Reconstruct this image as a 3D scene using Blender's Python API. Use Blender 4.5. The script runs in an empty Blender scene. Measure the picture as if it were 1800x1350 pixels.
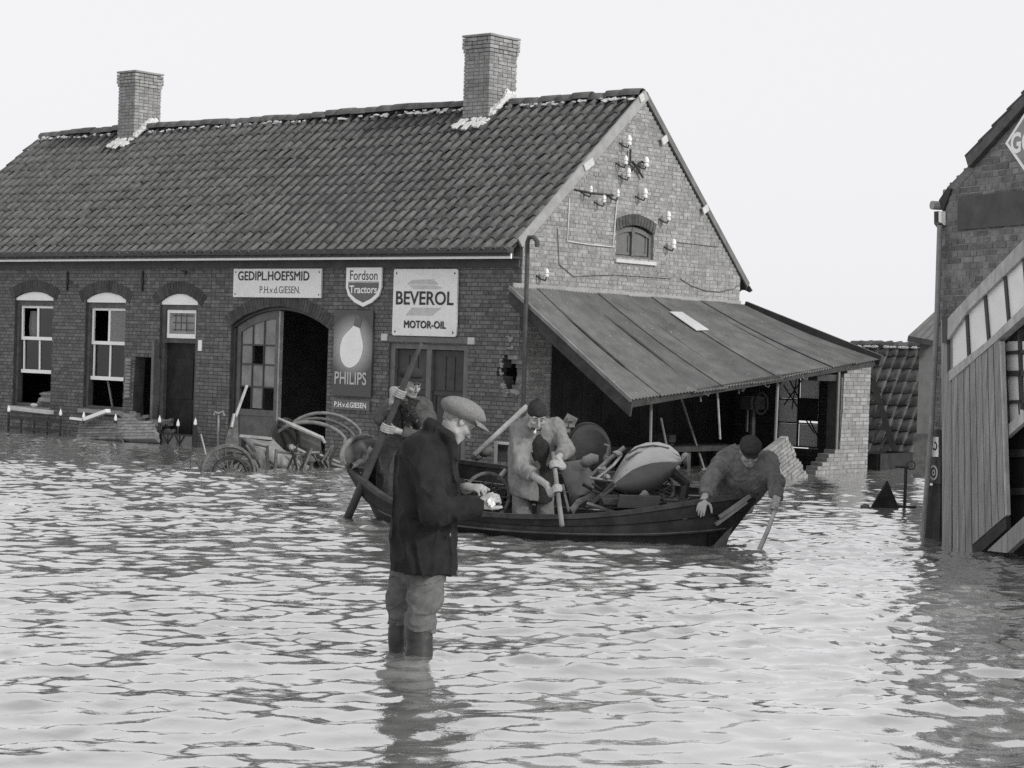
import bpy, math, random
import numpy as np
from mathutils import Vector, Matrix

random.seed(7)
rng = np.random.default_rng(11)
S = bpy.context.scene
COL = S.collection

# ------------------------------------------------------------------ camera
FPX = 3603.57
FW = np.array([-0.6478084, 0.76163121, -0.01619199])
RT = np.array([0.76099884, 0.64795466, 0.03217956])
UP = np.cross(RT, FW); UP /= np.linalg.norm(UP)
EYE = np.array([19.3019, -22.8299, 1.75])
cd = bpy.data.cameras.new("camera")
cam = bpy.data.objects.new("camera", cd)
COL.objects.link(cam)
cd.sensor_width = 36.0
cd.lens = FPX / 1800.0 * 36.0
cd.clip_end = 6000.0
cam.matrix_world = Matrix(((RT[0], UP[0], -FW[0], EYE[0]), (RT[1], UP[1], -FW[1], EYE[1]), (RT[2], UP[2], -FW[2], EYE[2]), (0, 0, 0, 1)))
S.camera = cam

# ------------------------------------------------------------------ sky, sun, exposure
SUN_AZ = math.radians(2.0)      # measured from +X towards +Y
SUN_EL = math.radians(30.0)
world = bpy.data.worlds.new("World")
S.world = world
world.use_nodes = True
wn = world.node_tree.nodes; wl = world.node_tree.links
for n in list(wn): wn.remove(n)
sky = wn.new("ShaderNodeTexSky"); sky.sky_type = 'NISHITA'; sky.sun_disc = False
sky.sun_elevation = SUN_EL; sky.sun_rotation = math.radians(90) - SUN_AZ
sky.air_density = 1.0; sky.dust_density = 4.0; sky.ozone_density = 1.0
bw = wn.new("ShaderNodeRGBToBW")
flat = wn.new("ShaderNodeMix"); flat.data_type = 'RGBA'
flat.inputs[0].default_value = 0.85
flat.inputs[7].default_value = (10.0, 10.0, 10.2, 1)      # even overcast veil over the clear-sky model
bg = wn.new("ShaderNodeBackground"); bg.inputs[1].default_value = 0.1
wo = wn.new("ShaderNodeOutputWorld")
wl.new(sky.outputs[0], bw.inputs[0]); wl.new(bw.outputs[0], flat.inputs[6])
wl.new(flat.outputs[2], bg.inputs[0]); wl.new(bg.outputs[0], wo.inputs[0])

sd = bpy.data.lights.new("sun", 'SUN'); sd.energy = 2.5; sd.angle = math.radians(9); sd.color = (1, 0.985, 0.965)
sun = bpy.data.objects.new("sun", sd); COL.objects.link(sun)
tosun = Vector((math.cos(SUN_EL) * math.cos(SUN_AZ), math.cos(SUN_EL) * math.sin(SUN_AZ), math.sin(SUN_EL)))
sun.rotation_euler = tosun.to_track_quat('Z', 'Y').to_euler()
S.view_settings.view_transform = 'Standard'
S.view_settings.look = 'None'
S.view_settings.exposure = 0.0
S.view_settings.gamma = 1.0
S.view_settings.use_curve_mapping = False
S.render.engine = 'CYCLES'
S.cycles.max_bounces = 6
S.cycles.use_denoising = False

# ------------------------------------------------------------------ helpers
def V(*a): return np.array(a, float)
def unit(a): a = np.asarray(a, float); return a / np.linalg.norm(a)
def ray(px, py): return FW + RT * ((px - 900) / FPX) - UP * ((py - 675) / FPX)
def at(px, py, d): return EYE + ray(px, py) * d                      # a sight line followed to a distance
def onp(px, py, P0, n): d = ray(px, py); return EYE + d * (((P0 - EYE) @ n) / (d @ n))
def ony(px, py, y): return onp(px, py, V(0, y, 0), V(0, 1, 0))
def onx(px, py, x): return onp(px, py, V(x, 0, 0), V(1, 0, 0))
def onz(px, py, z=0.): return onp(px, py, V(0, 0, z), V(0, 0, 1))
def pix(P):
    d = np.asarray(P) - EYE; z = d @ FW
    return 900 + FPX * (d @ RT) / z, 675 - FPX * (d @ UP) / z
HR = unit(V(RT[0], RT[1], 0)); HF = unit(V(FW[0], FW[1], 0)); ZZ = V(0, 0, 1)

def tag(o, label=None, cat=None, group=None, kind=None):
    if label: o['label'] = label
    if cat: o['category'] = cat
    if group: o['group'] = group
    if kind: o['kind'] = kind
    return o
def woff(o):
    w = V(0, 0, 0)
    while o is not None:
        w = w + np.array(o.location); o = o.parent
    return w
def thing(name, loc, label, cat, group=None):
    o = bpy.data.objects.new(name, None); COL.objects.link(o)
    o.location = tuple(float(x) for x in loc); o.empty_display_size = .1
    return tag(o, label, cat, group)
def mkmesh(name, v, f, mat=None, smooth=False):
    me = bpy.data.meshes.new(name)
    me.from_pydata([tuple(map(float, p)) for p in v], [], [tuple(int(i) for i in q) for q in f])
    if mat: me.materials.append(mat)
    if smooth: me.polygons.foreach_set('use_smooth', [True] * len(me.polygons))
    me.update()
    return me
def link(name, me, parent=None, loc=None):
    o = bpy.data.objects.new(name, me); COL.objects.link(o)
    if parent is not None: o.parent = parent
    if loc is not None: o.location = tuple(float(x) for x in loc)
    return o

class MB:
    """collects shapes (world coordinates) and links them as one mesh object"""
    def __init__(s): s.v = []; s.f = []
    def add(s, vs, fs):
        b = len(s.v); s.v.extend([np.asarray(p, float) for p in vs]); s.f.extend([[i + b for i in q] for q in fs]); return s
    def box(s, c, hx, hy, hz):
        c = np.asarray(c, float)
        vs = [c + sx * np.asarray(hx) + sy * np.asarray(hy) + sz * np.asarray(hz) for sx in (-1, 1) for sy in (-1, 1) for sz in (-1, 1)]
        return s.add(vs, [(0, 1, 3, 2), (4, 6, 7, 5), (0, 4, 5, 1), (2, 3, 7, 6), (0, 2, 6, 4), (1, 5, 7, 3)])
    def ab(s, a, b):
        a = np.asarray(a, float); b = np.asarray(b, float); h = (b - a) / 2
        return s.box((a + b) / 2, V(h[0], 0, 0), V(0, h[1], 0), V(0, 0, h[2]))
    def beam(s, a, b, w, h, up=ZZ):
        a = np.asarray(a, float); b = np.asarray(b, float); d = unit(b - a); x = np.cross(d, up)
        if np.linalg.norm(x) < 1e-4: x = np.cross(d, V(1, 0, 0))
        x = unit(x); z = np.cross(x, d)
        return s.box((a + b) / 2, (b - a) / 2, x * w / 2, z * h / 2)
    def tube(s, pts, rad, n=8, cap=True):
        pts = [np.asarray(p, float) for p in pts]; m = len(pts)
        rad = [rad] * m if np.isscalar(rad) else list(rad)
        ref = None; vs = []
        for i, p in enumerate(pts):
            d = unit(pts[min(i + 1, m - 1)] - pts[max(i - 1, 0)])
            if ref is None: ref = np.cross(d, V(.3, .2, 1)); ref = unit(ref)
            ref = unit(ref - d * (ref @ d)); q = np.cross(d, ref)
            for k in range(n):
                t = 2 * math.pi * k / n; vs.append(p + rad[i] * (ref * math.cos(t) + q * math.sin(t)))
        fs = []
        for i in range(m - 1):
            for k in range(n):
                k2 = (k + 1) % n; fs.append((i * n + k, i * n + k2, (i + 1) * n + k2, (i + 1) * n + k))
        if cap: fs += [tuple(range(n))[::-1], tuple(range((m - 1) * n, m * n))]
        return s.add(vs, fs)
    def lathe(s, base, axis, prof, n=16):
        axis = unit(axis); return s.tube([np.asarray(base) + axis * h for h, _ in prof], [max(r, 1e-4) for _, r in prof], n)
    def ring(s, c, nrm, R, r, n=32, m=6, a0=0., a1=2 * math.pi, squash=1.0):
        nrm = unit(nrm); x = np.cross(nrm, V(.13, .2, 1)); x = unit(x); y = np.cross(nrm, x)
        closed = abs(a1 - a0 - 2 * math.pi) < 1e-6; vs = []; K = n if closed else n + 1
        for i in range(K):
            t = a0 + (a1 - a0) * i / n; rad = x * math.cos(t) + y * math.sin(t)
            for k in range(m):
                q = 2 * math.pi * k / m; vs.append(np.asarray(c) + rad * (R + r * math.cos(q)) + nrm * r * squash * math.sin(q))
        fs = []
        for i in range(n):
            j = (i + 1) % K
            for k in range(m): k2 = (k + 1) % m; fs.append((i * m + k, i * m + k2, j * m + k2, j * m + k))
        return s.add(vs, fs)
    def prism(s, poly, d):
        n = len(poly); d = np.asarray(d, float)
        vs = [np.asarray(p, float) for p in poly] + [np.asarray(p, float) + d for p in poly]
        return s.add(vs, [tuple(range(n))[::-1], tuple(range(n, 2 * n))] + [(i, (i + 1) % n, n + (i + 1) % n, n + i) for i in range(n)])
    def grid(s, P, thick=None):
        nu = len(P); nv = len(P[0]); vs = [p for row in P for p in row]
        fs = [(i * nv + j, i * nv + j + 1, (i + 1) * nv + j + 1, (i + 1) * nv + j) for i in range(nu - 1) for j in range(nv - 1)]
        if thick is not None:
            b = nu * nv; vs = vs + [np.asarray(p) + thick for p in vs]; f2 = [tuple(q + b for q in f[::-1]) for f in fs]
            bd = [i * nv for i in range(nu)] + [(nu - 1) * nv + j for j in range(1, nv)] + [i * nv + nv - 1 for i in range(nu - 2, -1, -1)] + list(range(nv - 2, 0, -1))
            fs = fs + f2 + [(bd[k], bd[k] + b, bd[(k + 1) % len(bd)] + b, bd[(k + 1) % len(bd)]) for k in range(len(bd))]
        return s.add(vs, fs)
    def ell(s, c, A, B, C, n=14, m=9, jit=0.0):
        vs = []; fs = []
        for i in range(m):
            t = math.pi * i / (m - 1)
            for k in range(n):
                q = 2 * math.pi * k / n; j = 1 + jit * random.uniform(-1, 1)
                vs.append(np.asarray(c) + j * (np.asarray(A) * math.sin(t) * math.cos(q) + np.asarray(B) * math.sin(t) * math.sin(q) + np.asarray(C) * math.cos(t)))
        for i in range(m - 1):
            for k in range(n): k2 = (k + 1) % n; fs.append((i * n + k, (i + 1) * n + k, (i + 1) * n + k2, i * n + k2))
        return s.add(vs, fs)
    def build(s, name, mat, parent=None, smooth=False, kind=None, bevel=0, recalc=True):
        w = woff(parent) if parent is not None else V(0, 0, 0)
        me = mkmesh(name, [p - w for p in s.v], s.f, mat, smooth)
        import bmesh
        if recalc and len(s.f) < 60000:
            bm = bmesh.new(); bm.from_mesh(me)
            if smooth: bmesh.ops.remove_doubles(bm, verts=bm.verts, dist=1e-5)
            bmesh.ops.recalc_face_normals(bm, faces=bm.faces)
            if bevel: bmesh.ops.bevel(bm, geom=[e for e in bm.edges if e.calc_face_angle(0) > .6], offset=bevel, segments=1, affect='EDGES')
            bm.to_mesh(me); bm.free()
        o = link(name, me, parent)
        if kind: o['kind'] = kind
        return o
def part(name, mat, parent, fn, **k):
    m = MB(); fn(m); return m.build(name, mat, parent, **k)
def own(name, mat, label, cat, fn, group=None, **k):
    """a thing that is one mesh, its origin at its base"""
    m = MB(); fn(m); c = np.mean(m.v, axis=0); c[2] = min(p[2] for p in m.v); m.v = [p - c for p in m.v]
    o = m.build(name, mat, None, **k); o.location = tuple(c); return tag(o, label, cat, group)

# ------------------------------------------------------------------ materials (all neutral: the photograph is black and white)
MATS = {}
def mat(name, c, var=.25, scale=6., rough=.8, bump=.15, bscale=60., island=0., stain=0., sscale=.7, stainc=None, metal=0., stretch=None, spec=.3, fleck=0., fleckc=.5):
    if name in MATS: return MATS[name]
    m = bpy.data.materials.new(name); m.use_nodes = True; N = m.node_tree.nodes; L = m.node_tree.links
    b = N["Principled BSDF"]; b.inputs["Roughness"].default_value = rough; b.inputs["Metallic"].default_value = metal
    b.inputs["Specular IOR Level"].default_value = spec
    geo = N.new("ShaderNodeNewGeometry"); pos = geo.outputs["Position"]
    if stretch:
        mp = N.new("ShaderNodeMapping"); mp.inputs["Scale"].default_value = stretch; L.new(pos, mp.inputs[0]); pos = mp.outputs[0]
    def noise(sc, det=5., rgh=.6):
        n = N.new("ShaderNodeTexNoise"); n.inputs["Scale"].default_value = sc; n.inputs["Detail"].default_value = det; n.inputs["Roughness"].default_value = rgh
        L.new(pos, n.inputs["Vector"]); return n.outputs["Fac"]
    def math_(op, a, b_=None):
        n = N.new("ShaderNodeMath"); n.operation = op
        for i, x in enumerate((a, b_)):
            if x is None: continue
            if isinstance(x, (int, float)): n.inputs[i].default_value = x
            else: L.new(x, n.inputs[i])
        return n.outputs[0]
    def mrange(x, a, b_, c0, c1):
        n = N.new("ShaderNodeMapRange"); n.inputs[1].default_value = a; n.inputs[2].default_value = b_; n.inputs[3].default_value = c0; n.inputs[4].default_value = c1
        L.new(x, n.inputs[0]); return n.outputs[0]
    val = mrange(noise(scale), .3, .7, c * (1 - var), c * (1 + var))
    if island:
        oi = N.new("ShaderNodeObjectInfo"); fr = math_('FRACT', math_('ADD', geo.outputs["Random Per Island"], oi.outputs["Random"]))
        val = math_('MULTIPLY', val, mrange(fr, 0, 1, 1 - island, 1 + island))
    if stain:
        f = mrange(noise(sscale, 6., .65), .48, .68, 0, stain)
        mx = N.new("ShaderNodeMix"); L.new(f, mx.inputs[0]); L.new(val, mx.inputs[2]); mx.inputs[3].default_value = stainc if stainc is not None else c * .4
        val = mx.outputs[0]
    if fleck:
        f = mrange(noise(28., 3., .6), .66 - .1 * fleck, .74 - .1 * fleck, 0, .8)
        mx = N.new("ShaderNodeMix"); L.new(f, mx.inputs[0]); L.new(val, mx.inputs[2]); mx.inputs[3].default_value = fleckc
        val = mx.outputs[0]
    cc = N.new("ShaderNodeCombineColor")
    for i, k in enumerate((1.0, 1.0, .985)): L.new(math_('MULTIPLY', val, k), cc.inputs[i])
    L.new(cc.outputs[0], b.inputs["Base Color"])
    if bump:
        bn = N.new("ShaderNodeBump"); bn.inputs["Strength"].default_value = bump; bn.inputs["Distance"].default_value = .01
        L.new(noise(bscale, 4.), bn.inputs["Height"]); L.new(bn.outputs[0], b.inputs["Normal"])
    MATS[name] = m
    return m
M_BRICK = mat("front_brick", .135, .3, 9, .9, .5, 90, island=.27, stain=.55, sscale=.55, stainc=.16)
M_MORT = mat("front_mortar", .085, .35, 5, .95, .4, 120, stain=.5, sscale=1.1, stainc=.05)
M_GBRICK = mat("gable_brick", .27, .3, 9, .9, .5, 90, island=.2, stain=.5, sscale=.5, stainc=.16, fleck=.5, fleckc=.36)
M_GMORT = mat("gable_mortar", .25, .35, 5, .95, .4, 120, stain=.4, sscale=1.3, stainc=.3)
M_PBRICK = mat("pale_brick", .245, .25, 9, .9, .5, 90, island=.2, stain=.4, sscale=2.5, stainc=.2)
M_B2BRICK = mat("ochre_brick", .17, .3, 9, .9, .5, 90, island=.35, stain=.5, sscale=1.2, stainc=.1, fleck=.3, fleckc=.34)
M_ARCH = mat("arch_brick_red", .07, .3, 12, .9, .4, 90, island=.25)
M_TILE = mat("clay_pantile", .10, .3, 8, .75, .5, 50, island=.16, stain=.35, sscale=1.0, stainc=.17, fleck=.12, fleckc=.25)
M_TILE2 = mat("shed_pantile", .085, .35, 8, .75, .4, 50, island=.3, stain=.4, sscale=1.5, stainc=.05)
M_LIME = mat("lime_mortar", .6, .2, 12, .9, .5, 60, stain=.3, sscale=4, stainc=.3)
M_WHITE = mat("white_paint", .85, .06, 8, .5, .05, 60, stain=.25, sscale=2, stainc=.5)
M_GREYP = mat("grey_paint", .3, .15, 6, .6, .1, 60, stain=.3, sscale=2)
M_DARKP = mat("dark_paint", .045, .3, 6, .5, .08, 60, stain=.3, sscale=2, stainc=.09)
M_MIDP = mat("weathered_paint", .085, .3, 6, .7, .12, 60, stain=.5, sscale=3, stainc=.13)
M_DOOR = mat("garage_paint", .12, .25, 8, .7, .12, 60, stain=.4, sscale=3, stainc=.07)
M_FRAME = mat("frame_paint", .14, .25, 8, .6, .1, 60, stain=.4, sscale=4, stainc=.07)
M_IRON = mat("dark_iron", .03, .4, 14, .55, .2, 90, metal=.2, stain=.3, sscale=6, stainc=.08)
M_RUST = mat("rusty_iron", .09, .4, 18, .8, .4, 70, stain=.5, sscale=7, stainc=.2)
M_STEEL = mat("worn_steel", .25, .3, 14, .45, .2, 60, metal=.4, stain=.4, sscale=7, stainc=.12)
M_WOOD = mat("grey_wood", .19, .35, 5, .8, .4, 40, stretch=(1, 1, .15), stain=.3, sscale=4, stainc=.12)
M_PALEW = mat("pale_wood", .34, .3, 6, .8, .4, 40, stain=.3, sscale=5, stainc=.2)
M_DARKW = mat("dark_wood", .035, .4, 6, .75, .4, 40, stain=.4, sscale=4, stainc=.08)
M_TAR = mat("tarred_wood", .014, .5, 6, .6, .35, 45, stain=.5, sscale=5, stainc=.04, spec=.2)
M_BLACK = mat("black_and_shade", .025, .4, 3, .95, .1, 40)  # near-black for dark parts, and for deep shade put into colour
M_ZINC = mat("corrugated_zinc", .115, .3, 3, .7, .25, 70, island=.18, stain=.55, sscale=1.6, stainc=.09, fleck=.05, fleckc=.4)
M_PORC = mat("porcelain", .72, .05, 8, .25, 0, spec=.5)
M_SKIN = mat("skin", .3, .18, 25, .6, .12, 120)
M_HAIR = mat("hair", .05, .3, 60, .7, .3, 150)
M_EYE = mat("eye_dark", .02, .1, 10, .3, 0)
M_COAT = mat("black_wool", .014, .4, 16, .9, .5, 150, spec=.25)
M_TROU = mat("grey_twill", .12, .25, 18, .9, .3, 180, spec=.1, stain=.3, sscale=5, stainc=.09)
M_RUBBER = mat("rubber", .035, .3, 10, .45, .1, 60, stain=.4, sscale=9, stainc=.06)
M_TWEED = mat("tweed", .18, .25, 70, .95, .3, 200, spec=.1)
M_DCAP = mat("dark_cap_wool", .035, .3, 40, .95, .3, 200, spec=.1)
M_BROWNC = mat("worn_coat", .08, .3, 20, .95, .3, 180, spec=.1)
M_LCOAT = mat("light_workcoat", .2, .25, 14, .95, .3, 160, spec=.1, stain=.35, sscale=5, stainc=.17)
M_GCOAT = mat("grey_workcoat", .13, .3, 14, .95, .35, 160, spec=.1, stain=.35, sscale=6, stainc=.08)
M_SCARF = mat("knitted_scarf", .025, .5, 60, .95, .3, 200, spec=.1, fleck=.5, fleckc=.3)
M_PAPER = mat("paper", .66, .05, 20, .8, .1, 60)
M_SIGNW = mat("sign_enamel", .76, .06, 30, .4, .05, 80, stain=.25, sscale=5, stainc=.5, fleck=.1, fleckc=.25)
M_SIGND = mat("sign_dark", .05, .15, 8, .4, .05, 60, stain=.2, sscale=5, stainc=.08)
M_SIGNG = mat("sign_grey", .13, .15, 8, .4, .05, 60)
M_SIGNF = mat("sign_faded", .5, .12, 14, .5, .05, 60)
M_INK = mat("sign_ink", .03, .15, 12, .45, 0)
M_CANV = mat("pale_canvas", .21, .35, 7, .95, .4, 60, stain=.6, sscale=5, stainc=.14)
M_STONE = mat("dark_stone", .09, .4, 8, .9, .5, 30)

def glass_mat(name, c, rough=.08, var=.3):
    m = bpy.data.materials.new(name); m.use_nodes = True; b = m.node_tree.nodes["Principled BSDF"]
    b.inputs["Base Color"].default_value = (c, c, c, 1); b.inputs["Roughness"].default_value = rough; b.inputs["Specular IOR Level"].default_value = .5
    N = m.node_tree.nodes; L = m.node_tree.links
    n = N.new("ShaderNodeTexNoise"); n.inputs["Scale"].default_value = 5.; n.inputs["Detail"].default_value = 5
    g = N.new("ShaderNodeNewGeometry"); L.new(g.outputs["Position"], n.inputs["Vector"])
    r = N.new("ShaderNodeMapRange"); r.inputs[1].default_value = .3; r.inputs[2].default_value = .7; r.inputs[3].default_value = c * (1 - var); r.inputs[4].default_value = c * (1 + var)
    L.new(n.outputs[0], r.inputs[0]); L.new(r.outputs[0], b.inputs["Base Color"])
    return m
M_GLASS = glass_mat("dark_glass", .012)
M_GLASSD = glass_mat("dusty_glass", .2, .4)
M_SKYL = glass_mat("skylight_glass", .48, .35, .1)
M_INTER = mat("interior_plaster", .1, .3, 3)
M_PMORT = mat("pale_mortar", .18, .3, 5, .95, .4, 120)
M_GLASSP = glass_mat("sky_glare_glass", .72, .35, .07)  # pale sky reflection put into the pane colour
M_FROST = bpy.data.materials.new("frosted_glass"); M_FROST.use_nodes = True
def _frost():
    N = M_FROST.node_tree.nodes; L = M_FROST.node_tree.links; N.remove(N["Principled BSDF"])
    d = N.new("ShaderNodeBsdfDiffuse"); t = N.new("ShaderNodeBsdfTranslucent"); x = N.new("ShaderNodeMixShader"); x.inputs[0].default_value = .6
    d.inputs[0].default_value = (.4, .4, .4, 1); t.inputs[0].default_value = (.5, .5, .5, 1)
    L.new(d.outputs[0], x.inputs[1]); L.new(t.outputs[0], x.inputs[2]); L.new(x.outputs[0], N["Material Output"].inputs[0])
_frost()
M_LACE = mat("lace_curtain", .2, .3, 40, .95, .2, 100)
# ------------------------------------------------------------------ brick walls: recessed mortar, every brick proud of it
def rect(a, b, z0, z1): return lambda z: (a, b) if z0 < z < z1 else None
def arch(a, b, z0, sp, cr):
    w = (b - a) / 2; h = cr - sp; R = (w * w + h * h) / (2 * h); m = (a + b) / 2
    def f(z):
        if z < z0 or z > cr: return None
        if z <= sp: return (a, b)
        q = math.sqrt(max(0, R * R - (R - h + z - sp) ** 2)); return (m - q, m + q)
    return f
def ragged(pts):
    """hole given as (z, left, right) rows"""
    zs = [p[0] for p in pts]
    def f(z):
        if z < zs[0] or z > zs[-1]: return None
        return (float(np.interp(z, zs, [p[1] for p in pts])), float(np.interp(z, zs, [p[2] for p in pts])))
    return f
BRICK_MESH = {}
def brick_mesh(L, k, m, e, n, H=.05):
    key = (round(L, 3), k, m.name, round(e[0], 3), round(e[1], 3))
    if key not in BRICK_MESH:
        v, f = brick_geo(L, e, n, H, random.Random(hash((round(L, 3), k)) & 0xffff)); BRICK_MESH[key] = mkmesh("brick", v, f, m)
    return BRICK_MESH[key]
def brick_geo(L, e, n, H, R, depth=.016):
    v = []
    for sx in (-.5, .5):
        for sz in (-.5, .5):
            for d in (0, -depth):
                j = .0022
                v.append(e * (sx * L + R.uniform(-j, j)) + n * (d + (R.uniform(-.0022, .0022) if d == 0 else 0)) + ZZ * (sz * H + R.uniform(-j, j)))
    # order: (sx,sz,d)
    return v, [(0, 4, 6, 2), (0, 1, 5, 4), (2, 6, 7, 3), (0, 2, 3, 1), (4, 5, 7, 6)]
def wall(name, parent, O, e, n, z0, z1, span, ops, bm_, mm_, thick=.22, nind=0, seed=1, course=.0625, missing=0., stretch_only=False, back0=0.0, back1=0.0, label=None, pick=None):
    O = np.asarray(O, float); e = unit(e); n = unit(n); R = random.Random(seed)
    back = MB(); bricks = []; pend = {}
    rows = int(round((z1 - z0) / course))
    def flush(iv, za, zb):
        a, b = iv; c = O + e * (a + b) / 2 - n * (.006 + thick / 2) + ZZ * (za + zb) / 2
        back.box(c, e * (b - a) / 2, n * thick / 2, ZZ * (zb - za) / 2)
    for r in range(rows):
        za = z0 + r * course; zb = za + course; zc = (za + zb) / 2
        sp = span(zc); ivs = [sp] if sp and sp[1] - sp[0] > .02 else []
        for op in ops:
            h = op(zc)
            if not h: continue
            nv = []
            for a, b in ivs:
                if h[1] <= a or h[0] >= b: nv.append((a, b)); continue
                if h[0] - a > .02: nv.append((a, h[0]))
                if b - h[1] > .02: nv.append((h[1], b))
            ivs = nv
        cur = {}
        for a, b in ivs:
            aa = a + (back0 if abs(a - sp[0]) < 1e-6 else 0); bb = b - (back1 if abs(b - sp[1]) < 1e-6 else 0)
            k = (round(aa, 4), round(bb, 4)); cur[k] = pend.get(k, za)
        for k, zs_ in pend.items():
            if k not in cur: flush(k, zs_, za)
        pend = cur
        hd = (r % 2 == 1) and not stretch_only
        L = .10 if hd else .21; off = (0.055 if hd else (0.0 if (r // 2) % 2 == 0 else .11)) + (r % 2) * (.11 if stretch_only else 0)
        pitch = L + .012
        for a, b in ivs:
            k0 = math.floor((a - off) / pitch)
            s = off + k0 * pitch
            while s < b:
                p, q = max(s, a + .001), min(s + L, b - .001)
                if q - p > .008 and R.random() >= missing:
                    bricks.append((p, q, zc, abs(q - p - L) < 1e-6))
                s += pitch
    for k, zs_ in pend.items(): flush(k, zs_, z0 + rows * course)
    wp = back.build(name, mm_, parent, recalc=False)
    if label: wp['label'] = label
    w = woff(parent)
    inds = set()
    if nind:
        sc = []
        for i, (p, q, z, full) in enumerate(bricks):
            if not full: continue
            P = O + e * (p + q) / 2 + ZZ * z; x, y = pix(P)
            if 4 < x < 1796 and 4 < y < 1346 and z > .03:
                x0, _ = pix(O + e * p + ZZ * z); x1, _ = pix(O + e * q + ZZ * z)
                if pick is None or pick(x, y): sc.append((-abs(x1 - x0) + R.uniform(0, .5), i))
        sc.sort(); inds = set(i for _, i in sc[:nind])
    rest = MB()
    for i, (p, q, z, full) in enumerate(bricks):
        c = O + e * (p + q) / 2 + ZZ * z + n * R.uniform(-.0025, .003)
        if i in inds:
            b = link("brick", brick_mesh(q - p, R.randrange(6), bm_, e, n), wp, c - w)
        else:
            v, f = brick_geo(q - p, e, n, course - .0125, R); rest.add([c + a for a in v], f)
    if rest.v:
        rest.build("brickwork", bm_, wp, kind='stuff', recalc=False)
    return wp
def soldier_arch(parent, O, e, n, a, b, sp, cr, depth, bmat, wid=.065, name="arch", proud=.006, over=.1):
    w = (b - a) / 2; h = cr - sp; R = (w * w + h * h) / (2 * h); mx = (a + b) / 2
    zc = cr - R; t = math.asin(min(1, (w + over) / R)); N = max(6, int(round(2 * t * R / wid))); m = MB()
    for i in range(N):
        an = -t + (i + .5) * 2 * t / N; rd = e * math.sin(an) + ZZ * math.cos(an); tg = e * math.cos(an) - ZZ * math.sin(an)
        c = O + e * mx + ZZ * zc + rd * (R + depth / 2 + .003) + n * (proud / 2 - .01)
        m.box(c - n * .03, rd * (depth / 2 + random.uniform(-.006, .006)), tg * (t * (R + depth / 2) / N - .004), n * (.042 + proud / 2 + random.uniform(0, .002)))
    return m.build(name, bmat, parent)

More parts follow.
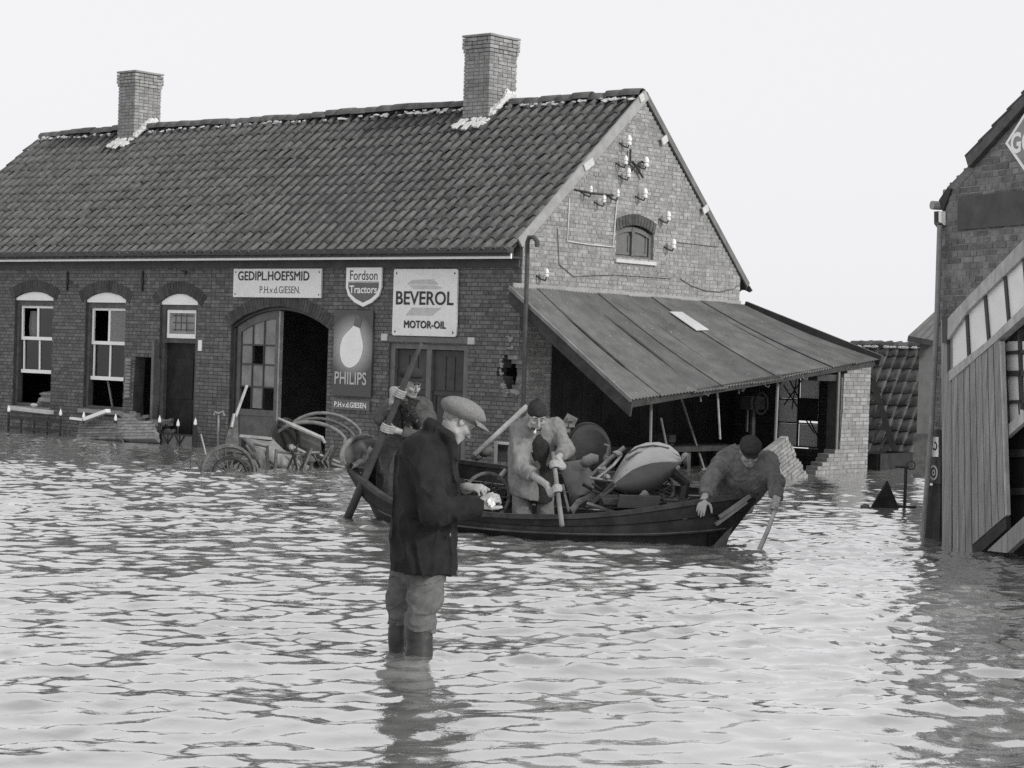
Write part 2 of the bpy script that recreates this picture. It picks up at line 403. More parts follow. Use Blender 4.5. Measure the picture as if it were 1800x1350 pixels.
# ------------------------------------------------------------------ water
def make_water():
    # wind chop, a height field from a random spectrum, sharpened crests
    step = .042; nx, ny = 800, 1060
    dirx = HR; diry = HF                                        # grid axes
    kx = 2 * np.pi * np.fft.fftfreq(nx, step); ky = 2 * np.pi * np.fft.fftfreq(ny, step)
    KX, KY = np.meshgrid(kx, ky, indexing='ij'); K = np.hypot(KX, KY); K[0, 0] = 1e-6
    ang = np.arctan2(KY, KX); wind = math.radians(-72)
    spread = .28 + np.abs(np.cos(ang - wind)) ** 4
    lam = 2 * np.pi / K
    amp = spread * (K ** -1.62 * np.exp(-(10.5 / np.maximum(K, 1e-6)) ** 2) + .05 * np.exp(-(np.log(K / 3.4) / .4) ** 2)) * np.exp(-(K * .0135) ** 2)
    ph = rng.normal(size=K.shape) + 1j * rng.normal(size=K.shape)
    H = amp * ph
    h = np.real(np.fft.ifft2(H)); s = .25 / np.sqrt((np.real(np.fft.ifft2(1j * KX * H)) ** 2 + np.real(np.fft.ifft2(1j * KY * H)) ** 2).mean()); h *= s
    Dx = np.real(np.fft.ifft2(1j * KX / K * H)) * s; Dy = np.real(np.fft.ifft2(1j * KY / K * H)) * s
    gx, gy = np.meshgrid(np.arange(nx), np.arange(ny), indexing='ij')
    ed = np.minimum(np.minimum(gx, nx - 1 - gx), np.minimum(gy, ny - 1 - gy)) / 25.0
    fade = np.clip(ed, 0, 1)
    o = EYE + HF * 5.0 - HR * (nx * step / 2); o[2] = 0
    # calmer water in the lee of the houses, livelier in the open
    px = o[0] + dirx[0] * gx * step + diry[0] * gy * step; py_ = o[1] + dirx[1] * gx * step + diry[1] * gy * step
    gust = .85 + .3 * np.sin(px * .55 + 1.3 * np.sin(py_ * .4)) * np.sin(py_ * .47 + .8)
    lee = .55 + .45 * np.clip((-1.5 - py_) / 5.0, 0, 1)
    fade = fade * gust * lee
    chop = .75
    for bx, by, am in [tuple(onz(a_, b_)[:2]) + (c_,) for a_, b_, c_ in ((735, 1168, -.012), (703, 1150, -.010), (1331, 972, .012), (611, 908, .012), (1250, 958, .012))]:
        r_ = np.hypot(px - bx, py_ - by); h += am * np.cos(2 * np.pi * r_ / .17) * np.exp(-r_ / .28) * (r_ > .05) * 1.0
    X = px + fade * chop * (dirx[0] * Dx + diry[0] * Dy); Y = py_ + fade * chop * (dirx[1] * Dx + diry[1] * Dy); Z = h * fade
    v = np.stack([X, Y, Z], -1).reshape(-1, 3).astype(np.float32)
    idx = np.arange(nx * ny).reshape(nx, ny)
    f = np.stack([idx[:-1, :-1], idx[1:, :-1], idx[1:, 1:], idx[:-1, 1:]], -1).reshape(-1, 4)
    # wide calm sheet outside the chop, joined to its border
    c = [o + dirx * (i * (nx - 1) * step) + diry * (j * (ny - 1) * step) for i, j in ((0, 0), (1, 0), (1, 1), (0, 1))]
    ctr = sum(c) / 4; big = [ctr + (p - ctr) / np.linalg.norm(p - ctr) * 3500 for p in c]
    nb = len(v); v = np.vstack([v, np.array(big, np.float32)])
    cid = [idx[0, 0], idx[-1, 0], idx[-1, -1], idx[0, -1]]
    f = np.vstack([f, np.array([[cid[k], nb + k, nb + (k + 1) % 4, cid[(k + 1) % 4]] for k in range(4)])])
    me = bpy.data.meshes.new("water"); me.vertices.add(len(v)); me.vertices.foreach_set('co', v.ravel())
    me.loops.add(f.size); me.loops.foreach_set('vertex_index', f.ravel().astype(np.int32))
    me.polygons.add(len(f)); me.polygons.foreach_set('loop_start', np.arange(0, f.size, 4, dtype=np.int32))
    me.polygons.foreach_set('use_smooth', np.ones(len(f), bool)); me.update(calc_edges=True)
    m = bpy.data.materials.new("flood_water"); m.use_nodes = True; N = m.node_tree.nodes; L = m.node_tree.links
    for n in list(N): N.remove(n)
    out = N.new("ShaderNodeOutputMaterial"); mix = N.new("ShaderNodeMixShader"); dif = N.new("ShaderNodeBsdfDiffuse"); gl = N.new("ShaderNodeBsdfGlossy")
    geo = N.new("ShaderNodeNewGeometry")
    n1 = N.new("ShaderNodeTexNoise"); n1.inputs["Scale"].default_value = 16.; n1.inputs["Detail"].default_value = 5.; n1.inputs["Roughness"].default_value = .55
    L.new(geo.outputs["Position"], n1.inputs["Vector"])
    bp = N.new("ShaderNodeBump"); bp.inputs["Strength"].default_value = .35; bp.inputs["Distance"].default_value = .006; L.new(n1.outputs[0], bp.inputs["Height"])
    lw = N.new("ShaderNodeFresnel"); lw.inputs[0].default_value = 1.33
    L.new(bp.outputs[0], lw.inputs["Normal"])
    cr = N.new("ShaderNodeValToRGB"); cr.color_ramp.interpolation = 'EASE'
    cr.color_ramp.interpolation = 'LINEAR'
    cr.color_ramp.elements[0].position = .02; cr.color_ramp.elements[0].color = (.06, .06, .06, 1)
    cr.color_ramp.elements[1].position = .4; cr.color_ramp.elements[1].color = (.82, .82, .82, 1)
    e_ = cr.color_ramp.elements.new(.1); e_.color = (.50, .50, .50, 1)
    L.new(lw.outputs[0], cr.inputs[0]); L.new(cr.outputs[0], mix.inputs[0])
    dif.inputs[0].default_value = (.225, .225, .22, 1); gl.inputs[0].default_value = (.97, .97, .97, 1); gl.inputs["Roughness"].default_value = .015
    L.new(bp.outputs[0], gl.inputs["Normal"]); L.new(bp.outputs[0], dif.inputs["Normal"])
    L.new(dif.outputs[0], mix.inputs[1]); L.new(gl.outputs[0], mix.inputs[2]); L.new(mix.outputs[0], out.inputs[0])
    me.materials.append(m)
    o_ = link("water", me); tag(o_, "choppy flood water filling the street between the houses", None, None, 'structure')
make_water()
gp = MB(); gp.add([V(-3500, -3500, -1.2), V(3500, -3500, -1.2), V(3500, 3500, -1.2), V(-3500, 3500, -1.2)], [(0, 1, 2, 3)])
tag(gp.build("ground", mat("mud", .08, .3, 1.), None, recalc=False), "muddy ground under the flood", None, None, 'structure')

# ------------------------------------------------------------------ the smithy
EX = V(1, 0, 0); NY = V(0, -1, 0); EY = V(0, 1, 0); NX = V(1, 0, 0)
W = 5.647; XL = -15.3; RY = 2.82; RZ = 5.85
def zf(y): return 3.5 + .833 * y                 # front roof plane
def zb(y): return RZ - .93 * (y - RY)            # back roof plane
smithy = thing("brick_smithy", (-7.5, 0, 0), "long low brick smithy with dark pantile roof and two chimneys", "building")
WIN = [(-12.2, -11.06, .45, 2.44, 2.55), (-10.12, -9.01, .48, 2.42, 2.55)]
DOOR = (-8.08, -7.11, -.5, 2.40, 2.54); GAR = (-6.26, -3.96, -.5, 2.02, 2.34)
hole = ragged([(.40, -8.6, -8.2), (.45, -8.72, -8.12), (.8, -8.74, -8.085), (1.42, -8.70, -8.085)])
hole2 = ragged([(1.12, -.22, -.03), (1.18, -.25, -.02), (1.3, -.27, .01), (1.36, -.30, .01), (1.41, -.43, .02), (1.47, -.41, .02), (1.55, -.30, .01), (1.62, -.34, -.02), (1.68, -.24, -.06)])
grow = lambda w: (w[0], w[1], w[2], w[3] + .065, w[4] + .065)
fops = [arch(*grow(w)) for w in WIN] + [arch(*grow(DOOR)), arch(*grow(GAR)), hole, rect(-2.62, -1.0, -.5, 1.83), hole2]
clear_f = lambda x, y: y < 690 and not (400 < x < 575 and 470 < y < 525)
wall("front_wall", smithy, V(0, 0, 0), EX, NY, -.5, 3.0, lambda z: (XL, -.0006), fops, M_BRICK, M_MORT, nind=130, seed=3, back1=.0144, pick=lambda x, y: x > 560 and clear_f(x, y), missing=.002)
def gspan(z):
    a = 0.0 if z < 3.36 else (z - 3.36) / .833; b = W if z < 3.05 else RY + (RZ - .12 - z) / .93
    return (max(a, 0.014), min(b, W)) if b > a else None
gw = ragged([(3.22, 2.23, 3.2), (3.72, 2.23, 3.2), (3.78, 2.36, 3.07), (3.815, 2.6, 2.83)])
gable_pick = lambda x, y: y < 505 and x > 935
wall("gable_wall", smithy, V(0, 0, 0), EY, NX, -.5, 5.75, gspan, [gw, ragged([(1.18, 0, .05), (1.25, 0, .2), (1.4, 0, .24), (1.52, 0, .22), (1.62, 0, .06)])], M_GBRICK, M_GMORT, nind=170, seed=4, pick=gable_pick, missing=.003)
def plain(m):
    m.ab((XL, W - .22, -.5), (-.24, W - .01, 3.0))
    m.ab((XL + .002, .24, -.5), (XL + .2, W - .23, 3.1))
    m.prism([V(XL + .02, 0.1, 3.0), V(XL + .02, W - .1, 3.0), V(XL + .02, RY, RZ - .25)], V(.18, 0, 0))
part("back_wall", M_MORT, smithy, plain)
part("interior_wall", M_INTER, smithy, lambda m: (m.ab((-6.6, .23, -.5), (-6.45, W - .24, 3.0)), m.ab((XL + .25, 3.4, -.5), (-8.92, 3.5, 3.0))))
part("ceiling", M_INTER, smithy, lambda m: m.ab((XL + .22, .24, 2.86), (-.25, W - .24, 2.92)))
# roof deck + pantiles
def deck(m):
    for s in (0, 1):
        e0, e1 = ((-.24, zf(-.24) - .075), (RY, RZ - .075)) if s == 0 else ((RY, RZ - .0755), (W + .22, zb(W + .22) - .075))
        m.prism([V(XL + .02, e0[0], e0[1]), V(XL + .02, e1[0], e1[1]), V(XL + .02, e1[0], e1[1] - .05), V(XL + .02, e0[0], e0[1] - .05)], V(-XL - .03, 0, 0))
roof = part("roof", M_DARKW, smithy, deck)
def tile_geo(w=.245, l=.335, lift=.028, R=random, amp=1.0):
    """an S-shaped pantile: u across, v up the slope, n outward"""
    P = []; N = 9
    for j, v_ in enumerate((0., .5, 1.)):
        row = []
        for i in range(N):
            u = i / (N - 1); x = (u - .5) * w
            uu_ = u + .10 * math.sin(2 * math.pi * u); h = -.040 * amp * math.sin(2 * math.pi * uu_) + (.012 if u > .9 else 0)
            row.append((x, v_ * l, h + lift * (1 - v_)))
        P.append(row)
    return P, N
def tile_verts(u, v_, n, R, thick=.014, amp=1.0, w=.245):
    P, N = tile_geo(amp=amp, w=w); slip = R.random() < .06; dj = R.uniform(-.006, .006) + (R.uniform(-.03, .01) if slip else 0); tw = R.uniform(-.02, .02) * (3 if slip else 1); dn = R.uniform(-.003, .005) + (.008 if slip else 0)
    top = [u * (x + dj + tw * y) + v_ * (y + dj) + n * (h + dn) for row in P for x, y, h in row]
    lip = [top[i] - n * thick for i in range(N)]
    vs = top + lip
    fs = [(j * N + i, j * N + i + 1, (j + 1) * N + i + 1, (j + 1) * N + i) for j in range(2) for i in range(N - 1)]
    fs += [(3 * N + i, 3 * N + i + 1, i + 1, i) for i in range(N - 1)]
    b = len(vs); vs = vs + [top[0] - n * thick, top[N] - n * thick, top[2 * N] - n * thick, top[N - 1] - n * thick * 2, top[2 * N - 1] - n * thick * 2, top[3 * N - 1] - n * thick * 2]
    fs += [(0, N, b + 1, b), (N, 2 * N, b + 2, b + 1), (N - 1, b + 3, b + 4, 2 * N - 1), (2 * N - 1, b + 4, b + 5, 3 * N - 1)]
    return vs, fs
def lay_tiles(parent, O, u, v_, n, ncol, nrow, pw, pl, m, nind, seed, skip=None, name="roof_tile", sag=None, amp=1.0, w_=.245):
    R = random.Random(seed); w = woff(parent); meshes = []
    for k in range(40):
        vs, fs = tile_verts(u, v_, n, R, amp=amp, w=w_); meshes.append(mkmesh(name, vs, fs, m, True))
    pos = []
    for r in range(nrow):
        for c in range(ncol):
            if skip and skip(c, r): continue
            P = O + u * ((c + .5) * pw) + v_ * (r * pl)
            if sag: P = P + n * sag(c, r)
            pos.append(P)
    def ok(P): x, y = pix(P); return 6 < x < 1794 and 6 < y < 1344
    vis = [(np.linalg.norm(P - EYE), i) for i, P in enumerate(pos) if ok(P)]; vis.sort(); inds = set(i for _, i in vis[:nind])
    rest = MB()
    for i, P in enumerate(pos):
        if i in inds: link(name, meshes[R.randrange(40)], parent, P - w)
        else:
            vs, fs = tile_verts(u, v_, n, R, amp=amp, w=w_); rest.add([P + a for a in vs], fs)
    if rest.v: rest.build("roof_tiles", m, parent, smooth=True, kind='stuff', recalc=False)
sl = unit(V(0, 1, .833)); nrm = unit(V(0, -.833, 1))
lay_tiles(roof, V(XL - .02, -.34, zf(-.34) - .045), EX, sl, nrm, 70, 15, (-XL + .03) / 70, .276, M_TILE, 300, 21,
          skip=lambda c, r: (r == 14 and (c in (12, 13) or c in (55, 56))), sag=lambda c, r: .018 * math.sin(c * .21 + r * .15) + .022 * math.sin(c * .083 + .6) * math.sin(r * .22))
slb = unit(V(0, -1, .93)); nrb = unit(V(0, .93, 1))
bt = MB(); Rb = random.Random(5)
for r in range(15):
    for c in range(70):
        P = V(0.01, W + .33, zb(W + .33) - .045) + V(-1, 0, 0) * ((c + .5) * -XL / 70) + slb * (r * .283); vs, fs = tile_verts(V(-1, 0, 0), slb, nrb, Rb); bt.add([P + a for a in vs], fs)
bt.build("back_roof_tiles", M_TILE, roof, smooth=True, kind='stuff', recalc=False)
# ridge: half-round tiles bedded in lime mortar
def ridge_verts(R, L=.36, r=.105):
    vs = []; fs = []; N = 7
    for j, (x, rr) in enumerate(((0, r), (L * .5, r * .97), (L, r * .93))):
        for i in range(N):
            t = math.radians(-8) + math.radians(196) * i / (N - 1); vs.append(V(x, -rr * math.cos(t) * 1.15, rr * math.sin(t)))
    for j in range(2):
        for i in range(N - 1): fs.append((j * N + i, (j + 1) * N + i, (j + 1) * N + i + 1, j * N + i + 1))
    b = len(vs); vs += [p * V(1, .86, .86) for p in vs[:N]]
    for i in range(N - 1): fs.append((i, i + 1, b + i + 1, b + i))
    b2 = len(vs); vs += [p * V(1, .86, .86) for p in vs[2 * N:3 * N]]
    for i in range(N - 1): fs.append((2 * N + i + 1, 2 * N + i, b2 + i, b2 + i + 1))
    return vs, fs
rmesh = [mkmesh("ridge_tile", *ridge_verts(random), M_TILE, True) for _ in range(3)]
nr = 46
for i in range(nr):
    x = XL + i * (-XL - .05) / nr
    if -12.75 < x < -12.1 or -3.62 < x < -2.95: continue
    o = link("ridge_tile", rmesh[i % 3], roof, V(x, RY + random.uniform(-.012, .012), RZ - .03 + .02 * math.sin(x * .9) + random.uniform(-.014, .014)) - woff(smithy)); o.rotation_euler = (random.uniform(-.05, .05), random.uniform(-.03, .03), 0)
lm = MB(); Rm = random.Random(9)
for i in range(210):
    x = XL + .05 + Rm.random() * (-XL - .15); dens = .9 if (x > -4.6 or x < -10.5) else .45
    if Rm.random() > dens: continue
    yy = RY - .125 - Rm.random() * .05; s = Rm.uniform(.02, .04)
    lm.ell(V(x, yy, zf(yy) + .02 + Rm.uniform(-.01, .02)), EX * s * Rm.uniform(1.0, 2.6), sl * s * .8, nrm * .016, 7, 5, .35)
lm.build("ridge_mortar", M_LIME, roof, kind='stuff')

# chimneys, each its own part with bricks
def chimney(x0, x1, y0, y1, ztop, seed, zbase, label):
    ch = MB(); ch.ab((x0 + .012, y0 + .012, zbase), (x1 - .012, y1 - .012, ztop - .03)); c = ch.build("chimney", M_GMORT, smithy); c['label'] = label
    w = woff(smithy); R = random.Random(seed); m = MB()
    rows = int((ztop - zbase) / .0625)
    for r in range(rows):
        z = zbase + r * .0625 + .03; ex = .0
        if r >= rows - 3: ex = .03
        elif r == rows - 4: ex = .015
        a0, a1, b0, b1 = x0 - ex, x1 + ex, y0 - ex, y1 + ex
        for (O, e, n, Ln) in ((V(a0, b0, 0), EX, NY, a1 - a0), (V(a1, b0, 0), EY, NX, b1 - b0), (V(a0, b0, 0), EY, -NX, b1 - b0), (V(a0, b1, 0), EX, EY, a1 - a0)):
            L = .10 if r % 2 else .21; s = -(.0 if r % 2 else (.11 * (r // 2 % 2)))
            while s < Ln:
                p, q = max(s, .0), min(s + L, Ln)
                if q - p > .02:
                    vs, fs = brick_geo(q - p, e, n, .05, R, .016 + ex + .02); cc = O + e * (p + q) / 2 + ZZ * z + n * (R.uniform(-.003, .004)); m.add([cc + a for a in vs], fs)
                s += L + .012
    m.build("brickwork", M_GBRICK, c, kind='stuff', recalc=False)
    part("chimney_rim", M_GMORT, c, lambda q: [q.ab((x0 - .035, y0 - .035, ztop - .03), (x1 + .035, y0 + .08, ztop + .005)), q.ab((x0 - .034, y1 - .08, ztop - .03), (x1 + .034, y1 + .035, ztop + .006)), q.ab((x0 - .033, y0 + .081, ztop - .03), (x0 + .08, y1 - .081, ztop + .004)), q.ab((x1 - .08, y0 + .081, ztop - .03), (x1 + .033, y1 - .081, ztop + .004))])
    # lime flashing stepping down the slope
    f = MB()
    for i in range(34):
        t = R.random(); yy = y0 - .03 - R.random() * .16; xx = x0 - .05 + t * (x1 - x0 + .1)
        f.ell(V(xx, yy, zf(yy) + .035), EX * R.uniform(.04, .075), sl * R.uniform(.04, .07), nrm * .016, 9, 5, .3)
    for i in range(44):
        t = R.random() ** .8; yy = y0 + t * (RY - y0 + .05); f.ell(V(x1 + R.uniform(0, .09), yy, min(zf(yy), RZ) + .04 + R.uniform(0, .05)), EX * R.uniform(.04, .07), sl * R.uniform(.06, .1), nrm * R.uniform(.025, .045), 9, 5, .3)
    for i in range(10):
        yy = RY + R.uniform(0, .2); f.ell(V(x1 + R.uniform(0, .05), yy, RZ + .06 + R.uniform(0, .1)), EX * .05, EY * .07, ZZ * .07, 7, 5, .25)
    for i in range(3):
        xx = x0 + .06 + i * (x1 - x0 - .1) / 2; yy = y0 - .14; a = V(xx, yy, zf(yy) + .05); f.beam(a, a - sl * (.16 + .05 * (i % 2)), .1, .03, nrm)
    f.build("lime_flashing", M_LIME, c)
chimney(-12.53, -12.03, 2.52, 3.16, 6.92, 31, 5.5, "smaller-looking chimney at the far left end of the ridge")
chimney(-3.46, -2.90, 2.45, 3.14, 6.93, 32, 5.45, "chimney standing near the gable end of the ridge")

# verge boards on the gable
def verge(m):
    a, b = V(0.022, -.10, zf(-.10) - .10), V(0.022, RY + .02, RZ - .04); m.beam(a, b, .045, .15, nrm)
o = part("verge_board", M_GREYP, smithy, verge); o['label'] = "pale grey verge board along the front rake of the gable"
part("verge_board", M_FRAME, smithy, lambda m: m.beam(V(.02, RY + .03, RZ - .06), V(.02, W + .2, zb(W + .2) - .06), .04, .09, nrb))
for q in ((1035, 289, 11), (1168, 246, 7), (1240, 368, 7), (1128, 172, 5)):
    P = onx(q[0], q[1], .055); part("rake_bracket", M_SIGNF, smithy, lambda m: m.box(P, EX * .012, unit(EY + ZZ * .6) * q[2] * .011, unit(ZZ - EY * .6) * .055))
# gutter, white fascia, frieze
part("gutter", M_DARKP, smithy, lambda m: (m.ab((XL, -.36, 3.165), (.03, -.33, 3.245)), m.ab((XL, -.33, 3.165), (.03, -.235, 3.18)), m.ab((.025, -.329, 3.181), (.034, -.236, 3.245))))
part("fascia", M_WHITE, smithy, lambda m: m.ab((XL, -.27, 3.083), (.01, -.24, 3.164)))
part("soffit", M_DARKP, smithy, lambda m: (m.ab((XL, -.239, 3.09), (.005, -.012, 3.12)), m.ab((XL, -.05, 2.97), (-.02, -.012, 3.088)), m.ab((XL, -.3, 3.120), (.006, -.2, 3.163))))
pp = [onp(x, y, V(.0, -.42, 0), NY) for x, y in ((944, 434), (944, 424), (938, 417), (930, 417), (927, 426), (927, 450), (924, 560), (920, 700), (916, 860))]
part("drainpipe", mat("lead_pipe", .06, .3, 8, .6, .1, 60), smithy, lambda m: m.tube(pp, .033, 8))

# windows
def sash_window(k, a, b, z0, sp, cr, tilt, open_h):
    O = V(0, 0, 0)
    w = MB(); y0, y1 = .06, .16; fz = sp - .045
    for x in (a + .002, b - .065): w.ab((x, y0, z0), (x + .063, y1, fz))
    w.ab((a + .066, y0 + .002, fz - .1), (b - .066, y1 - .002, fz - .002)); w.ab((a + .066, y0 + .002, z0 + .001), (b - .066, y1, z0 + .06))
    win = w.build("window", M_MIDP, smithy)
    soldier_arch(win, O, EX, NY, a, b, sp, cr, .2, M_ARCH)
    # white segmental panel under the arch
    N = 10; R_ = ((b - a) ** 2 / 4 + (cr - sp) ** 2) / (2 * (cr - sp)); mx = (a + b) / 2
    top = [(mx + (b - a) / 2 * (1 - 2 * i / N), 0) for i in range(N + 1)]
    poly = [V(a + .004, .03, sp - .05), V(b - .004, .03, sp - .05)] + [V(x if 0 < i < N else x + (.004 if i == N else -.004), .03, cr - R_ + math.sqrt(max(0, R_ * R_ - (x - mx) ** 2)) - .004) for i, (x, _) in enumerate(top)]
    m = MB(); m.prism(poly, V(0, .03, 0)); m.build("tympanum", M_WHITE, win)
    # two sashes pushed up, empty below
    sx0, sx1 = a + .07, b - .07; zt = fz - .1; zl = open_h; zm = (zt + zl) / 2 + .02
    m = MB(); y = .10; t = tilt
    def V2(x, z): return V(x + t * (zt - z), y, z)
    def bar(x0, z0_, x1, z1_, wd): m.beam(V2(x0, z0_), V2(x1, z1_), .035, wd, NY if False else (ZZ if abs(z1_ - z0_) < .2 else EX))
    def vb(x, za, zb_, wd, yy=0): m.prism([V2(x, za) + V(0, yy, 0), V2(x + wd, za) + V(0, yy, 0), V2(x + wd, zb_) + V(0, yy, 0), V2(x, zb_) + V(0, yy, 0)], V(0, .03, 0))
    def hb(za, zb_, yy=0, x0=None, x1=None): m.prism([V2(x0 or sx0, za) + V(0, yy, 0), V2(x1 or sx1, za) + V(0, yy, 0), V2(x1 or sx1, zb_) + V(0, yy, 0), V2(x0 or sx0, zb_) + V(0, yy, 0)], V(0, .036, 0))
    hb(zt - .045, zt - .002); hb(zm - .03, zm + .03); hb(zl, zl + .065)
    for x in (sx0 + .001, (sx0 + sx1) / 2 - .03, sx1 - .051):
        vb(x, zm + .031, zt - .046, .05, .002); vb(x + .02, zl + .066, zm - .031, .04, .03)
    s = m.build("sash", M_WHITE, win)
    for i, (xa, xb) in enumerate(((sx0 + .05, (sx0 + sx1) / 2 - .03), ((sx0 + sx1) / 2 + .02, sx1 - .05))):
        for j, (za, zb_) in enumerate(((zm + .03, zt - .045), (zl + .06, zm - .03))):
            if (k, i, j) in ((0, 0, 0), (1, 0, 0)): continue        # broken panes
            q = MB(); yy = .118 + .03 * j; q.ab((xa, yy, za), (xb + .03, yy + .004, zb_)); q.build("pane", M_GLASS if not (k == 1 and i == 1 and j == 0) else M_LACE, win)
    part("sill", M_GREYP, win, lambda q: q.ab((a - .06, -.07, z0 - .07), (b + .06, .2, z0 - .002)))
    return win
w1 = sash_window(0, *WIN[0], .03, 1.06); w1['label'] = "left window, both sashes pushed up, white bars askew"
w2 = sash_window(1, *WIN[1], 0, 1.0); w2['label'] = "window beside the broken wall, lace behind one pane"
part("bedding", M_GREYP, w1, lambda m: (m.ell(V(-11.5, .3, .55), EX * .36, EY * .12, ZZ * .1, 10, 7, .15), m.ell(V(-11.45, .3, .68), EX * .3, EY * .1, ZZ * .05, 10, 7, .15)))
part("leaning_stick", M_WOOD, w2, lambda m: m.tube([V(-9.75, .25, 1.0), V(-9.5, .2, .42)], .02, 6))
part("curtain", M_LACE, w1, lambda m: m.grid([[V(-12.06 + .02 * math.sin(9 * z) + i * .045, .24 + .02 * math.sin(i * 2.1), z) for z in np.linspace(1.15, 2.2, 8)] for i in range(7)], V(0, .004, 0)))
# door with fanlight
a, b, _, sp, cr = DOOR
m = MB(); m.ab((a + .002, .05, -.5), (a + .09, .17, sp - .05)); m.ab((b - .09, .05, -.5), (b - .002, .17, sp - .05)); m.ab((a + .091, .052, sp - .13), (b - .091, .168, sp - .052)); m.ab((a + .091, .052, 1.70), (b - .091, .168, 1.77))
door = m.build("door", M_MIDP, smithy); door['label'] = "dark front door under a white fanlight"
soldier_arch(door, V(0, 0, 0), EX, NY, a, b, sp, cr, .2, M_ARCH)
R_ = ((b - a) ** 2 / 4 + (cr - sp) ** 2) / (2 * (cr - sp)); mx = (a + b) / 2
m = MB(); m.prism([V(a + .004, .03, sp - .05), V(b - .004, .03, sp - .05)] + [V(mx + (b - a) / 2 * c_, .03, cr - R_ + math.sqrt(R_ * R_ - ((b - a) / 2 * c_) ** 2) - .004) for c_ in np.linspace(.99, -.99, 11)], V(0, .03, 0)); m.build("tympanum", M_WHITE, door)
def fan(m):
    x0, x1, z0, z1 = a + .1, b - .095, 1.78, 2.265
    m.ab((x0, .08, z0), (x1, .12, z0 + .075)); m.ab((x0, .08, z1 - .055), (x1, .12, z1)); m.ab((x0 + .001, .082, z0 + .076), (x0 + .05, .118, z1 - .056)); m.ab((x1 - .05, .082, z0 + .076), (x1 - .001, .118, z1 - .056))
fl = part("fanlight", M_WHITE, door, fan)
part("pane", M_GLASSD, door, lambda m: m.ab((a + .14, .1, 1.85), (b - .14, .104, 2.22)))
def gridbars(m):
    for i in range(3): x = a + .3 + i * .14; m.ab((x, .094, 1.9), (x + .012, .0995, 2.2))
    for i in range(3): z = 1.92 + i * .12; m.ab((a + .24, .088, z), (b - .2, .0935, z + .012))
part("fanlight_grille", M_DARKP, door, gridbars)
def leaf(m):
    m.ab((a + .1, .11, -.5), (b - .1, .15, 1.695))
    for z in (-.2, .75): m.ab((a + .18, .098, z), (b - .18, .109, z + .7))
part("door_leaf", M_TAR, door, leaf)
part("door_step_post", M_FRAME, door, lambda m: m.ab((a - .07, -.1, -.5), (a - .005, .049, 1.73)))
o = part("number_plate", M_WHITE, smithy, lambda m: m.ab((-7.05, -.02, 1.58), (-6.96, -.004, 1.76)))
part("brick_stub", M_GMORT, smithy, lambda m: [m.box(V(-8.86 + random.uniform(-.02, .02), -.012, .75 + .0625 * i), EX * .07, EY * .02, ZZ * .025) for i in range(11)])
part("lintel_plank", M_DARKW, smithy, lambda m: m.ab((-8.78, .02, 1.43), (-8.07, .2, 1.47)))
# garage doors in the arch
a, b, _, sp, cr = GAR
gR = ((b - a) ** 2 / 4 + (cr - sp) ** 2) / (2 * (cr - sp)); gm = (a + b) / 2
def gz(x): return cr - gR + math.sqrt(gR * gR - (x - gm) ** 2)
m = MB(); N = 18
for i in range(N):
    x0, x1 = a + .03 + (b - a - .06) * i / N, a + .03 + (b - a - .06) * (i + 1) / N
    m.prism([V(x0, .05, gz(x0) - .005), V(x1, .05, gz(x1) - .005), V(x1, .05, gz(x1) - .05), V(x0, .05, gz(x0) - .05)], V(0, .12, 0))
m.ab((a + .002, .052, -.5), (a + .06, .168, sp - .04)); m.ab((b - .06, .052, -.5), (b - .002, .168, sp - .04))
gd = m.build("garage_door", M_DARKP, smithy); gd['label'] = "arched double garage doorway, one leaf shut, the other half open and black"
soldier_arch(gd, V(0, 0, 0), EX, NY, a, b, sp, cr, .2, M_ARCH, over=.06)
lx0, lx1 = a + .065, -5.19
colx = np.linspace(lx0 + .1, lx1 - .09, 4); zr_ = [.66, 1.02, 1.39, 1.71, 2.02]
m = MB(); y = .09
def pz(x): return gz(x) - .055
m.prism([V(lx0, y, -.5), V(lx0 + .09, y, -.5), V(lx0 + .09, y, pz(lx0 + .09)), V(lx0, y, pz(lx0))], V(0, .05, 0))
m.prism([V(lx1 - .09, y, -.5), V(lx1, y, -.5), V(lx1, y, pz(lx1)), V(lx1 - .09, y, pz(lx1 - .09))], V(0, .05, 0))
xs = np.linspace(lx0 + .091, lx1 - .091, 7)
m.prism([V(x, y, pz(x)) for x in xs] + [V(x, y, pz(x) - .13) for x in xs[::-1]], V(0, .05, 0))
m.ab((lx0 + .091, y, -.5), (lx1 - .091, y + .05, .1)); m.ab((lx0 + .091, y, .55), (lx1 - .091, y + .05, .65)); m.ab((lx0 + .092, y + .015, .1), (lx1 - .092, y + .035, .55))
gl = m.build("door_leaf", M_DOOR, gd)
m = MB(); 
for z in zr_[1:4]: m.ab((lx0 + .092, y + .005, z - .012), (lx1 - .092, y + .045, z + .012))
for x in colx[1:3]: m.ab((x - .012, y + .003, .652), (x + .012, y + .047, pz(x) - .13))
m.build("glazing_bar", M_DARKP, gd)
for i in range(3):
    for j in range(4):
        if (i, j) in ((0, 0), (2, 0), (1, 2)): continue
        x0, x1 = colx[i] + .011, colx[i + 1] - .011; z0 = zr_[j] + .012; z1 = zr_[j + 1] - .012 if j < 3 else pz((x0 + x1) / 2) - .1
        q = MB(); q.ab((x0, y + .02, z0), (x1, y + .026, z1)); q.build("pane", M_GLASSD, gd)
o = part("door_edge", M_PALEW, gd, lambda q: q.ab((lx1 + .001, y - .012, -.5), (lx1 + .03, y + .06, pz(lx1) - .01))); o['label'] = "pale leading edge of the shut garage leaf"
part("open_leaf", M_TAR, gd, lambda q: q.beam(V(b - .08, .17, .85), V(b - .5, 1.2, .85), .045, 2.4))
